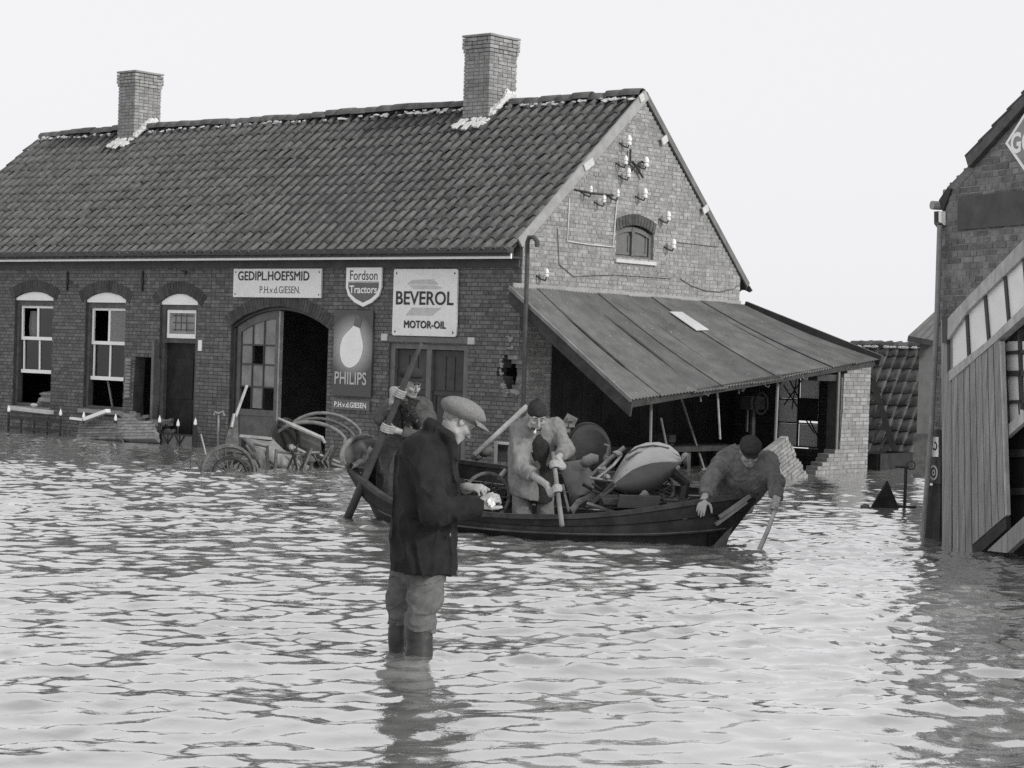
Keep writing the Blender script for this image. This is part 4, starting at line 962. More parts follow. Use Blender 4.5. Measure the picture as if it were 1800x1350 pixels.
# ------------------------------------------------------------------ tiled shed behind the lean-to
back = thing("tiled_shed", (.6, 9.6, 0), "low shed with slumped pantile roof behind the corrugated lean-to", "shed")
B0 = V(-.15, 8.2, .14); su = unit(V(0, 1.35, 1.95)); sn = unit(V(0, -1.95, 1.35))
part("roof_deck", M_DARKW, back, lambda m: m.prism([B0 - sn * .05, V(1.75, 8.2, .14) - sn * .05, V(1.75, 8.2, .14) + su * 2.32 - sn * .05, B0 + su * 2.32 - sn * .05], -sn * .05))
gapf = lambda c, r: abs((c * .232 - 3.5) - (.98 - .085 * r)) < .10 or (c * .232 - 3.5 < .9 - .085 * r and r == 3)
lay_tiles(back, B0, EX, su, sn, 10, 9, .2, .262, M_TILE2, 150, 44, name="roof_tile", amp=.5, w_=.222)
part("fallen_batten", M_BLACK, back, lambda m: m.beam(onp(1534, 668, B0 + sn * .09, sn), onp(1574, 798, B0 + sn * .09, sn), .10, .03, sn))
part("ridge", M_TILE2, back, lambda m: [m.tube([B0 + su * 2.33 + EX * (.3 * k), B0 + su * 2.33 + EX * (.3 * k + .29) + ZZ * random.uniform(-.02, .02)], .08, 8) for k in range(6)])
lm = MB()
for k in range(30): lm.ell(B0 + su * 2.27 + EX * random.uniform(0, 1.85) + sn * .05, EX * .06, su * .03, sn * .02, 6, 5, .3)
o = lm.build("ridge_mortar", M_SIGNF, back); o['kind'] = 'stuff'
part("shed_wall", M_STONE, back, lambda m: (m.ab((-.1, 8.45, -.5), (1.7, 8.6, .3)), m.ab((-.1, 8.61, -.5), (.05, 10.6, .3)), m.ab((1.55, 8.61, -.5), (1.7, 10.6, .3))))
def trough(m):
    a_, b_ = onz(1545, 826, 0), onz(1604, 822, 0); d = unit(b_ - a_); q = V(-d[1], d[0], 0)
    c = (a_ + b_) / 2; L = np.linalg.norm(b_ - a_) / 2
    m.box(c + ZZ * .1, d * L, q * .02 * 1, ZZ * .16); m.box(c + q * .5 + ZZ * .1, d * L, q * .02, ZZ * .16); m.box(c + q * .25 + d * L + ZZ * .1, d * .02, q * .229, ZZ * .159); m.box(c + q * .25 - d * L + ZZ * .1, d * .02, q * .229, ZZ * .159); m.box(c + q * .25, d * (L - .021), q * .229, ZZ * .03)
own("water_trough", M_TAR, "dark wooden trough afloat between pillar and right house", "trough", trough)
def ptool(m):
    b_ = onz(1590, 893, 0); m.tube([b_ - ZZ * .3, b_ + ZZ * .5], .022, 6); m.tube([b_ + ZZ * .5 - HR * .13, b_ + ZZ * .5 + HR * .03], .016, 6); m.tube([b_ - HR * .12 + ZZ * .02, b_ + HR * .14 + ZZ * .015], .016, 6); m.ring(b_ + ZZ * .52 + HR * .06, HF, .05, .01, 12, 5)
own("standpipe", M_IRON, "thin dark iron post standing in the water beside the pointed wreckage", "post", ptool)
def tent(m):
    a_, b_, t_ = onz(1524, 892, .0), onz(1588, 895, 0), None
    c = (a_ + b_) / 2; top = c + ZZ * .33 + HR * .02
    back_ = c + HF * .6; m.prism([a_ - ZZ * .1, b_ - ZZ * .1, top], HF * .05); m.prism([a_ - ZZ * .1 + HF * .05, top + HF * .05, back_ - ZZ * .1], V(0, 0, .01)); m.prism([b_ - ZZ * .1 + HF * .05, top + HF * .05, back_ - ZZ * .1], V(0, 0, .012))
own("pointed_wreckage", M_TAR, "dark pointed roof-like wreckage sticking out of the water", "wreckage", tent)
own("rock", M_STONE, "small dark lump in the water left of the pointed wreckage", "rock", lambda m: m.ell(onz(1521, 893, .0), HR * .065, HF * .06, ZZ * .055, 9, 7, .15))

# ------------------------------------------------------------------ house at the right edge
P2 = V(9.37, -4.52, 0); E2 = unit(V(.87, -.494, 0)); N2 = V(E2[1], -E2[0], 0)
if N2 @ (EYE - P2) < 0: N2 = -N2
def b2(px, py, off=0.): return onp(px, py, P2 + N2 * off, N2)
def sz(px, py, off=0.): Q = b2(px, py, off) - P2; return float(Q @ E2), float(Q[2])
house2 = thing("brick_house", P2 + E2 * 3 - N2 * 4, "tall brick house end cut by the right edge, tiled verge broken at the eave", "house")
vs0, vz0 = sz(1712, 283); vs1, vz1 = sz(1800, 186); sl2 = (vz1 - vz0) / (vs1 - vs0); AP = 3.3; az = vz0 + sl2 * (AP - vs0)
def h2span(z):
    e0 = sz(1668, 330)[1]
    if z < e0: return (-.16, 2 * AP)
    s = -.08 + (z - e0) / ((vz0 - e0) / (vs0 + .08)) if z < vz0 else vs0 + (z - vz0) / sl2
    return (s, 2 * AP - s) if s < AP - .05 else None
wall("gable_wall", house2, P2, E2, N2, -.5, az - .05, h2span, [], M_B2BRICK, M_GMORT, nind=290, seed=15, pick=lambda x, y: x > 1652 and y < 600)
part("side_wall", M_B2BRICK, house2, lambda m: (m.box(P2 + E2 * .11 - N2 * 4.3 + ZZ * 1.45, E2 * .11, N2 * 4.05, ZZ * 1.95), m.box(P2 + E2 * (2 * AP - .11) - N2 * 4.3 + ZZ * 1.45, E2 * .11, N2 * 4.05, ZZ * 1.95), m.box(P2 + E2 * AP - N2 * 8.4 + ZZ * 1.45, E2 * AP, N2 * .04, ZZ * 1.95)))
def h2roof(m):
    for s in (1, -1):
        f = lambda a_, z: P2 + E2 * (a_ if s == 1 else 2 * AP - a_) + ZZ * z
        a0 = .3; m.prism([f(a0, vz0 + sl2 * (a0 - vs0) + .02), f(AP, az + .02), f(AP, az - .05), f(a0, vz0 + sl2 * (a0 - vs0) - .05)], -N2 * 8.5)
r2 = part("roof", M_DARKW, house2, h2roof)
uu = unit(E2 + ZZ * sl2); n2 = unit(np.cross(N2, uu)); n2 = n2 if n2[2] > 0 else -n2
q0 = P2 + E2 * vs0 + ZZ * vz0
for k in range(11):
    for j in range(3):
        vs_, fs_ = tile_verts(-N2, uu, n2, random); P = q0 + uu * (-.05 + k * .27) - N2 * (.05 + j * .22) + n2 * .05
        link("roof_tile", mkmesh("roof_tile", [a_ - (P * 0) for a_ in vs_], fs_, M_TILE2, True), r2, P - woff(r2))
mt2 = MB(); R2 = random.Random(2)
for k in range(11):
    for j in range(3, 38):
        vs_, fs_ = tile_verts(-N2, uu, n2, R2); P = q0 + uu * (-.05 + k * .27) - N2 * (.05 + j * .22) + n2 * .05; mt2.add([P + a_ for a_ in vs_], fs_)
mt2.build("roof_tiles", M_TILE2, r2, smooth=True, kind='stuff', recalc=False)
part("verge_mortar", M_B2BRICK, r2, lambda m: m.prism([b2(1664, 330, .002), b2(1672, 322, .002), b2(1716, 278, .002), b2(1722, 290, .002), b2(1680, 334, .002)], -N2 * .2))
part("verge_edge", M_TILE2, r2, lambda m: m.beam(q0 - uu * .03 + N2 * .03 + n2 * .0, q0 + uu * 3.0 + N2 * .03, .07, .12, n2))
(ls0, lz1), (ls1, lz0) = sz(1688, 347), sz(1690, 404)
lt = part("lintel", mat("lintel_board", .085, .2, 6, .9, .4, 60, stain=.4, sscale=2, stainc=.05), house2, lambda m: m.prism([P2 + E2 * s + ZZ * z + N2 * .025 for s, z in ((ls0, lz0), (4.6, lz0 - .0), (4.6, lz1), (ls0, lz1))], -N2 * .03))
lt['label'] = "dark blank board set in the brickwork"
# gutter end and leaning downpipe
g0 = b2(1644, 361, .05)
part("gutter", M_GREYP, house2, lambda m: m.tube([g0 + N2 * .04, g0 - N2 * 6], .045, 10))
part("eave_board", M_DARKW, house2, lambda m: m.prism([b2(1650, 352, .02), b2(1665, 330, .02), b2(1672, 332, .02), b2(1657, 372, .02)], -N2 * 6))
part("pipe_elbow", M_DARKP, house2, lambda m: m.tube([b2(1648, 372, .04), b2(1648, 392, .04), b2(1653, 398, .06)], .035, 8))
part("gutter_bracket", M_WHITE, house2, lambda m: m.beam(b2(1656, 372, .03), b2(1656, 396, .03), .05, .05, N2))
part("downpipe", mat("grey_pipe", .24, .2, 8, .6, .1, 60), house2, lambda m: m.tube([b2(1652, 396, .08), b2(1647, 560, .09), b2(1638, 740, .1), b2(1629, 860, .1), b2(1622, 945, .1)], .027, 9))
# two small signs on a dark board beside the pipe
t = thing("advert_board", P2 - E2 * .05 + N2 * .05, "narrow dark advert board with two small white emblems low on the right house", "sign")
part("board", M_SIGND, t, lambda m: m.prism([b2(1632, 755, .05), b2(1653, 755, .05), b2(1653, 850, .05), b2(1630, 850, .05)], -N2 * .03))
part("sign_plate", M_WHITE, t, lambda m: m.prism([b2(1637, 768, .062), b2(1649, 768, .062), b2(1649, 803, .062), b2(1635, 803, .062)], -N2 * .008))
c_ = b2(1643, 784, .066); part("emblem", M_INK, t, lambda m: m.ring(c_, N2, .035, .009, 14, 5, .6, 4.9, squash=.25))
c2 = b2(1641, 831, .055); part("ring_emblem", M_SIGNF, t, lambda m: (m.ring(c2, N2, .065, .011, 20, 5, squash=.25), m.ring(c2, N2, .022, .01, 12, 5, squash=.25)))
part("board", M_DARKW, t, lambda m: m.prism([b2(1628, 853, .045), b2(1653, 853, .045), b2(1651, 980, .045), b2(1624, 980, .045)], -N2 * .03))
# big lozenge tyre sign
t = thing("lozenge_sign", b2(1850, 280, .06), "grey lozenge sign with a white rim high on the right house", "sign")
s0, zc = sz(1767, 252, .06); sa = s0 + .36; zt_ = .31; s1 = sa + .95; se = s1 + .36
def loz(sh, off): return [P2 + E2 * s + ZZ * z + N2 * off for s, z in ((s0 + sh * 1.5, zc), (sa + sh * .4, zc - zt_ + sh), (s1 - sh * .4, zc - zt_ + sh), (se - sh * 1.5, zc), (s1 - sh * .4, zc + zt_ - sh), (sa + sh * .4, zc + zt_ - sh))]
part("rim", M_WHITE, t, lambda m: m.prism(loz(0, .06), -N2 * .025)); part("field", mat("sign_mid", .24, .15, 10, .5, .05), t, lambda m: m.prism(loz(.035, .064), -N2 * .004))
text("GOODYEAR", t, P2 + E2 * (s0 + .10 + .69) + ZZ * (zc - .01) + N2 * .0665, E2, N2, 1.38, .2, M_WHITE, .03)

# ------------------------------------------------------------------ timber and glass porch in front of that house
porch = thing("timber_porch", b2(1668, 955, .3), "wrecked timber porch with slanted panes and hanging vertical boards", "porch")
OFF = .30
def poly(name, pts, mt, off=OFF, th=.05, par=porch): 
    m = MB(); m.prism([b2(x, y, off) for x, y in pts], -N2 * th); return m.build(name, mt, par)
M_PORCH = mat("porch_wood", .27, .35, 9, .85, .5, 40, stretch=(4, 4, .22), stain=.45, sscale=1.6, stainc=.15, fleck=.08, fleckc=.06)
M_PORCHL = mat("porch_wood_pale", .4, .25, 9, .85, .4, 40, stretch=(2, 2, .6), stain=.4, sscale=1.6, stainc=.24)
poly("corner_post", [(1654, 562), (1676, 562), (1673, 600), (1673, 700), (1672, 985), (1656, 985), (1656, 800)], M_PORCH, OFF - .02, .1)
poly("hinge", [(1656, 556), (1665, 556), (1664, 603), (1656, 603)], M_DARKP, OFF + .015, .03)
poly("top_rail", [(1658, 568), (1700, 523), (1800, 420), (1830, 392), (1830, 420), (1800, 450), (1702, 545), (1666, 597)], M_PORCHL, OFF + .01, .09)
poly("lower_rail", [(1667, 653), (1735, 600), (1800, 537), (1830, 508), (1830, 530), (1800, 556), (1757, 594), (1668, 671)], M_PORCHL, OFF + .01, .09)
ml = [((1667, 597), (1667, 655)), ((1698, 549), (1702, 628)), ((1730, 516), (1737, 600)), ((1765, 483), (1772, 566)), ((1798, 450), (1805, 535)), ((1830, 420), (1836, 505))]
for (a_, b_), (c_, d_) in zip(ml[:-1], ml[1:]): poly("pane", [a_, b_, d_, c_], M_GLASSP, OFF - .03, .006)
for i, (a_, b_) in enumerate(ml[:-1]): poly("glazing_bar", [(a_[0] - 2, a_[1]), (a_[0] + 2.2, a_[1] - 2), (b_[0] + 2.2, b_[1] - 2), (b_[0] - 2, b_[1])], M_DARKP, OFF - .012, .03)
tops = lambda x: 671 + (x - 1668) * (594 - 671) / (1757 - 1668)
nb = 8
for k in range(nb):
    xa, xb = 1673.5 + (1757 - 1673.5) * k / nb, 1673.5 + (1757 - 1673.5) * (k + 1) / nb - 1.5
    ya, yb = [1675 + (1767 - 1675) * q / nb for q in (k, k + 1)]; yb -= 1.5
    bot = lambda x: 985 if x < 1709 else 957 + (x - 1709) * (907 - 957) / (1767 - 1709)
    ms = [bot(ya), bot(yb)]
    if ya < 1709 < yb: ms = [985, 957]
    o = poly("board", [(xa, tops(xa) + 1), (xb, tops(xb) + 1), (yb, ms[1]), (ya, ms[0])], M_PORCH, OFF + random.uniform(-.004, .005), .022)
poly("backing", [(1672, 680), (1755, 606), (1764, 900), (1709, 950), (1673, 975)], M_BLACK, OFF - .03, .01)  # added black sheet, paints the shade in the gaps between boards
poly("bottom_rail", [(1709, 960), (1768, 908), (1769, 930), (1716, 978)], M_DARKW, OFF - .005, .05)
poly("edge_stile", [(1756, 600), (1760, 600), (1770, 905), (1766.5, 908)], M_PORCHL, OFF + .012, .04)
poly("window_frame", [(1760, 598), (1800, 556), (1830, 528), (1830, 540), (1800, 569), (1766, 604)], M_DARKP, .2, .04)
for pts in ([(1759, 606), (1764, 606), (1772, 745), (1767, 745)], [(1788, 578), (1792, 578), (1797, 720), (1793, 720)], [(1760, 618), (1840, 612), (1840, 618), (1760, 624)], [(1762, 652), (1840, 650), (1840, 660), (1762, 662)], [(1763, 704), (1840, 702), (1840, 708), (1763, 710)]): poly("glazing_bar", pts, M_DARKP, .205, .03)
for k, (x0, x1) in enumerate(((1764, 1789), (1792, 1840))):
    for j, (y0, y1) in enumerate(((600, 618), (623, 652), (661, 704), (709, 745))): poly("pane", [(x0, y0), (x1, y0), (x1 + 2, y1), (x0 + 2, y1)], M_GLASSP, .18, .004)
poly("brace", [(1765, 752), (1800, 722), (1840, 690), (1840, 712), (1800, 742), (1768, 770)], M_PORCHL, .26, .05)
poly("void_shade_sheet", [(1764, 745), (1850, 745), (1850, 985), (1764, 985)], M_BLACK, .04, .02)  # black sheet added in place of the shaded void below the window
poly("cross_board", [(1764, 790), (1850, 788), (1850, 802), (1764, 804)], M_MIDP, .07, .02)
poly("cross_board", [(1764, 858), (1850, 856), (1850, 868), (1764, 871)], M_MIDP, .072, .02)
poly("fallen_brace", [(1735, 968), (1800, 908), (1850, 866), (1850, 900), (1800, 945), (1770, 972)], M_PORCH, .34, .06)

# low outhouse behind the downpipe
oh = at(1627, 690, 27.0); 
outh = thing("outhouse", oh * V(1, 1, 0), "plain grey outhouse with a small ribbed eave behind the downpipe", "shed")
def A(px, py, d=27.0): return at(px, py, d)
part("wall", mat("plaster", .14, .2, 5, .9, .3, 50), outh, lambda m: m.prism([A(1617, 592), A(1680, 592), A(1680, 800), A(1610, 800)], -N2 * 2.0))
part("base_wall", M_STONE, outh, lambda m: m.prism([A(1606, 762, 26.9), A(1680, 762, 26.9), A(1680, 840, 26.9), A(1604, 840, 26.9)], -N2 * .3))
P_ = []
for j in range(25):
    t = j / 24; up_ = .012 * math.cos(2 * math.pi * t * 5); a_ = A(1596 + 0 * t, 592, 26.8) * (1 - t) + A(1655, 601, 26.8) * t; b_ = A(1653, 540, 27.6) * (1 - t) + A(1700, 540, 27.6) * t
    P_.append([a_ + ZZ * up_, (a_ + b_) / 2 + ZZ * up_, b_ + ZZ * up_])
part("roof_sheet", M_ZINC, outh, lambda m: m.grid(P_, -ZZ * .02))
part("eave_board", M_DARKW, outh, lambda m: m.beam(A(1596, 595, 26.82), A(1655, 606, 26.82), .05, .07))
# ------------------------------------------------------------------ farm scrap lying in the water before the garage
def J(d): return lambda x, y, k=0.: at(x, y, d + k)
q = J(28.2)
t = thing("cart_wheel", onz(335, 826), "smallest iron wheel rim half sunk left of the wreckage", "wheel")
part("rim", M_RUST, t, lambda m: m.ring(q(335, 824), unit(-HF + HR * .5), .125, .014, 24, 6)); part("spoke", M_RUST, t, lambda m: m.tube([q(336, 802), q(335, 840)], .012, 5))
q = J(27.7)
t = thing("iron_wheel_pair", onz(405, 828), "pair of rusty ribbed iron wheels half sunk before the brick pier", "wheels")
for k, (x, y, R_) in enumerate(((400, 832, .37), (412, 836, .33))):
    w_ = part("wheel_rim", M_RUST, t, lambda m: m.ring(q(x, y, -.2 + .25 * k), unit(-HF * .9 + HR * .45), R_, .03, 30, 6, squash=1.8))
    part("inner_rim", M_IRON, w_, lambda m: m.ring(q(x + 4, y + 4, -.2 + .25 * k), unit(-HF * .9 + HR * .45), R_ * .66, .022, 26, 6))
    for a_ in range(7):
        an = a_ * math.pi / 7 + .2; xx = unit(np.cross(unit(-HF * .9 + HR * .45), V(.13, .2, 1))); yy = np.cross(unit(-HF * .9 + HR * .45), xx); dv = xx * math.cos(an) + yy * math.sin(an); c0 = q(x + 2, y + 2, -.2 + .25 * k)
        part("spoke", M_RUST, w_, lambda m: m.tube([c0 - dv * R_, c0 + dv * R_], .011, 5))
part("axle", M_IRON, t, lambda m: m.tube([q(385, 838, -.4), q(450, 826, .4)], .025, 6))
part("mudguard", M_IRON, t, lambda m: m.grid([[q(362 + 45 - 48 * math.cos(a_), 832 - 52 * math.sin(a_), dd) for dd in (.05, .2)] for a_ in np.linspace(.3, 2.6, 14)], HF * .01))
own("bent_rod", M_STEEL, "thin bent metal rod standing up beside the wheel pair", "rod", lambda m: m.tube([q(353, 763), q(363, 803), q(374, 796)], .014, 6))
q = J(28.6)
t = thing("wrecked_handcart", onz(480, 826), "wrecked cart with a pale slumped canvas tray and rusty frame", "cart")
def tray(m):
    P = [[q(424, 764, .5), q(450, 768, .5), q(480, 770, .5)], [q(436, 775, .1), q(462, 779, .2), q(484, 776, .4)], [q(452, 792, 0), q(478, 792, .1), q(498, 790, .3)], [q(480, 812, 0), q(505, 808, .1), q(520, 805, .3)], [q(525, 838, 0), q(545, 830, .1), q(556, 826, .3)]]
    m.grid(P, V(0, 0, -.05) + HF * .03)
part("canvas_tray", M_CANV, t, tray, smooth=True)
part("white_board", M_PALEW, t, lambda m: m.beam(q(422, 766, .4), q(478, 771, .4), .10, .035))
part("frame", M_RUST, t, lambda m: (m.tube([q(432, 782), q(452, 812), q(466, 840)], .02, 6), m.tube([q(446, 780), q(470, 786), q(472, 838)], .022, 6), m.tube([q(486, 790, -.2), q(483, 838, -.2)], .024, 6), m.tube([q(486, 794, -.2), q(535, 799, -.2)], .02, 6), m.tube([q(438, 790), q(446, 838)], .016, 6)))
part("side_panel", M_CANV, t, lambda m: m.prism([q(448, 786, -.05), q(464, 790, -.05), q(470, 834, -.05), q(462, 834, -.05)], HF * .02))
for k in range(9):
    x_ = random.uniform(428, 545); part("loose_bar", (M_IRON, M_RUST, M_DARKP)[k % 3], t, lambda m: m.tube([q(x_, 838, random.uniform(-.3, 0)), q(x_ + random.uniform(-25, 25), random.uniform(778, 815), random.uniform(-.3, .2))], random.uniform(.012, .024), 6))
part("dark_mesh", M_IRON, t, lambda m: m.grid([[q(424 + 3 * i, 768 + 4 * i + j * 10, .3) for j in range(3)] for i in range(5)], HF * .02))
q = J(29.5)
t = thing("hay_rake", onz(560, 822), "rusty hay rake with three big curved hoops in front of the garage", "farm machine")
for k, (dx, dy, r_) in enumerate(((0, 0, .020), (-11, 6, .018), (-26, 10, .022))):
    pts = [q(492 + dx * .3 + 6, 798 + dy), q(492 + 4 + dx * .3, 770 + dy)] + [q(566 + dx - 76 * math.cos(a_) * (1.0 if a_ < 1.4 else 1.05), 800 + dy - (74 - .6 * dy) * math.sin(a_) ** .9, -.15 * k) for a_ in np.linspace(.75, 2.55, 14)] + [q(636 + dx * 1.3, 788 + dy * 1.2, -.15 * k), q(648 + dx * 1.3, 812 + dy, -.15 * k)]
    part("hoop", mat("hoop_iron", .16, .3, 14, .6, .3, 60, stain=.4, sscale=6, stainc=.08) if k != 1 else M_RUST, t, lambda m: m.tube(pts, r_ * 1.35, 6), smooth=True)
part("plank", M_PALEW, t, lambda m: m.tube([q(489, 735, -.4), q(515, 748, -.4), q(548, 762, -.4), q(566, 770, -.4), q(571, 779, -.4)], [.012, .035, .03, .03, .02], 7))
wh = part("wheel_rim", M_IRON, t, lambda m: m.ring(q(500, 778, -.2), unit(-HF + HR * 1.6), .33, .03, 28, 6))
part("hub", M_STEEL, wh, lambda m: m.lathe(q(508, 786, -.25), unit(-HF + HR * .6), [(0, .05), (.1, .05), (.12, .02)], 8))
part("wheel_disc", M_BLACK, wh, lambda m: m.lathe(q(500, 778, -.15), unit(-HF + HR * 1.6), [(0, .31), (.02, .31)], 20))
part("axle", M_STEEL, t, lambda m: (m.tube([q(512, 784, -.3), q(536, 796, -.3), q(562, 796, -.3)], .028, 6), m.tube([q(562, 800, -.3), q(604, 816, -.3)], .026, 6), m.tube([q(500, 812, -.3), q(540, 796, -.3)], .02, 6), m.tube([q(556, 808, -.3), q(606, 822, -.3)], .022, 6)))
part("linkage", M_RUST, t, lambda m: (m.tube([q(540, 800, -.35), q(546, 815, -.35), q(552, 830, -.35)], .025, 6), m.tube([q(552, 800, -.35), q(566, 822, -.35)], .018, 6), m.ell(q(546, 808, -.35), HR * .07, HF * .06, ZZ * .06, 8, 6, .2), m.ell(q(536, 812, -.3), HR * .06, HF * .06, ZZ * .04, 8, 6, .2)))
for k in range(8):
    x_ = random.uniform(505, 600); part("tine", (M_IRON, M_RUST)[k % 2], t, lambda m: m.tube([q(x_, 836, -.4), q(x_ + random.uniform(-20, 20), 812, -.4), q(x_ + random.uniform(-30, 30), random.uniform(780, 800), -.3)], random.uniform(.01, .02), 5))
part("gear_box", M_IRON, t, lambda m: (m.ell(q(556, 818, -.2), HR * .16, HF * .12, ZZ * .1, 9, 6, .3), m.ell(q(582, 826, -.2), HR * .14, HF * .1, ZZ * .06, 9, 6, .3)))
part("seat_pan", M_MIDP, t, lambda m: m.grid([[q(520 + 11 * i, 752 + 5 * i + 14 * j, .1 + .02 * (j - 1) ** 2) for j in range(4)] for i in range(5)], HF * .02))
part("tray_panel", M_RUST, t, lambda m: m.prism([q(516, 772, .2), q(562, 776, .2), q(570, 812, .2), q(520, 806, .2)], HF * .03))
q = J(29.2)
t = thing("spade", onz(405, 800), "spade with a pale slanting handle leaning beside the garage leaf", "tool")
part("handle", M_PALEW, t, lambda m: m.tube([q(434, 678, .6), q(414, 733, .3)], .022, 7)); part("blade", M_RUST, t, lambda m: m.prism([q(408, 732, .3), q(417, 732, .3), q(420, 780, .1), q(398, 800, 0), q(396, 778, .1)], HF * .03))
part("socket", M_STEEL, t, lambda m: m.tube([q(412, 728, .28), q(407, 752, .2)], .028, 7))
q = J(29.6)
own("water_tap", M_STEEL, "thin standpipe with a forked top before the brick pier", "tap", lambda m: (m.tube([q(384, 800), q(384, 730)], .016, 6), m.tube([q(376, 730), q(378, 724), q(384, 727), q(392, 723), q(394, 731)], .016, 6)))

# ------------------------------------------------------------------ the boat
NEAR = [(604, 806, 21.0), (640, 846, 20.6), (690, 881, 20.15), (745, 893, 19.8), (800, 899, 19.55), (900, 907, 19.25), (1000, 908, 19.05), (1090, 902, 18.95), (1165, 892, 18.9), (1235, 881, 18.85), (1285, 874, 18.95), (1326, 870, 19.1)]
FAR = [(660, 774, 21.6), (700, 787, 21.6), (740, 797, 21.5), (775, 805, 21.4), (805, 811, 21.3), (890, 822, 21.0), (1000, 838, 20.8), (1075, 847, 20.6), (1145, 853, 20.3), (1215, 860, 19.95), (1268, 866, 19.5), (1330, 867, 19.2)]
WLN = [(632, 846, 21.0), (660, 898, 20.7), (698, 921, 20.3), (748, 930, 19.95), (803, 936, 19.7), (902, 947, 19.35), (1000, 955, 19.1), (1088, 961, 18.95), (1160, 965, 18.9), (1215, 965, 18.9), (1248, 962, 18.95), (1258, 958, 19.05)]
WLF = [(668, 812, 21.5), (705, 870, 21.5), (745, 900, 21.4), (780, 900, 21.2), (812, 905, 21.0), (895, 915, 20.7), (1000, 920, 20.5), (1075, 925, 20.2), (1145, 932, 19.9), (1205, 940, 19.55), (1245, 950, 19.25), (1260, 955, 19.1)]
def dense(L, n=44):
    P = np.array([at(*a_) for a_ in L]); t = np.arange(len(P)); s = np.linspace(0, len(P) - 1, n)
    def cr(i, u):
        p = [P[min(max(i + k, 0), len(P) - 1)] for k in (-1, 0, 1, 2)]
        return .5 * ((2 * p[1]) + (-p[0] + p[2]) * u + (2 * p[0] - 5 * p[1] + 4 * p[2] - p[3]) * u * u + (-p[0] + 3 * p[1] - 3 * p[2] + p[3]) * u ** 3)
    return [cr(min(int(x), len(P) - 2), x - min(int(x), len(P) - 2)) for x in s]
GN, GF, BN, BF = dense(NEAR), dense(FAR), dense(WLN), dense(WLF)
boat = thing("rowing_boat", np.mean([GN[20], GF[20]], axis=0) * V(1, 1, 0), "low dark wooden work boat crossing the flood, loaded with machine parts", "boat")
NS = len(GN)
def strake(side, f0, f1, name, mt, th=.03, lapp=0.):
    P = []
    for i in range(NS):
        T, B = (GN[i], BN[i]) if side == 'n' else (GF[i], BF[i]); D = B - T
        out = unit(np.cross(GN[min(i + 1, NS - 1)] - GN[max(i - 1, 0)], ZZ)) * (1 if side == 'n' else -1)
        bulge = .05 * math.sin(math.pi * min(1, (f0 + f1) / 2))
        P.append([T + D * f0 + out * (lapp * 0 + bulge * .6), T + D * (f0 + f1) / 2 + out * (bulge + lapp * .5), T + D * f1 + out * (bulge + lapp)])
    th_ = -th
    m = MB(); inn = [unit(np.cross(GN[min(i + 1, NS - 1)] - GN[max(i - 1, 0)], ZZ)) * (th_ if side == 'n' else -th_) for i in range(NS)]
    Q = [[p + inn[i] for p in P[i]] for i in range(NS)]
    vs = [p for r in P for p in r] + [p for r in Q for p in r]; b = NS * 3; fs = []
    for i in range(NS - 1):
        for j in range(2):
            a_ = i * 3 + j; fs += [(a_, a_ + 1, a_ + 4, a_ + 3), (b + a_ + 3, b + a_ + 4, b + a_ + 1, b + a_)]
        fs += [(i * 3, i * 3 + 3, b + i * 3 + 3, b + i * 3), (i * 3 + 2, b + i * 3 + 2, b + i * 3 + 5, i * 3 + 5)]
    m.add(vs, fs); return m.build(name, mt, boat, smooth=False)
for k in range(3):
    strake('n', k / 3 + .01, (k + 1) / 3 - .01 + (.35 if k == 2 else 0), "plank", M_TAR, .03, .018); strake('f', k / 3 + .01, (k + 1) / 3 - .01, "plank", M_TAR, .03, .018)
part("hull_bottom", M_TAR, boat, lambda m: m.grid([[BN[i] + (BF[i] - BN[i]) * f + ZZ * (-.07 if False else (.0 + .07)) for f in (0.02, .33, .66, .98)] for i in range(NS)], -ZZ * .04))
cap = M_DARKW
def rail(G, s):
    m = MB(); K = 4; vs = []; fs = []
    for i in range(NS):
        out = unit(np.cross(GN[min(i + 1, NS - 1)] - GN[max(i - 1, 0)], ZZ)) * s
        vs += [G[i] + out * .035 - ZZ * .02, G[i] + out * .035 + ZZ * .022, G[i] - out * .03 + ZZ * .022, G[i] - out * .03 - ZZ * .02]
    for i in range(NS - 1):
        for k in range(4): k2 = (k + 1) % 4; fs.append((i * 4 + k, i * 4 + k2, i * 4 + 4 + k2, i * 4 + 4 + k))
    fs += [(0, 1, 2, 3), tuple(range(NS * 4 - 4, NS * 4))[::-1]]
    m.add(vs, fs); return m.build("gunwale", mat("worn_gunwale", .035, .4, 9, .7, .3, 50, stain=.5, sscale=5, stainc=.1), boat)
rail(GN, 1); rail(GF, -1)
part("rubbing_strake", M_MIDP, boat, lambda m: m.tube([GN[i] + (BN[i] - GN[i]) * .62 + unit(np.cross(GN[min(i + 1, NS - 1)] - GN[max(i - 1, 0)], ZZ)) * .055 for i in range(6, NS - 3)], .014, 5))
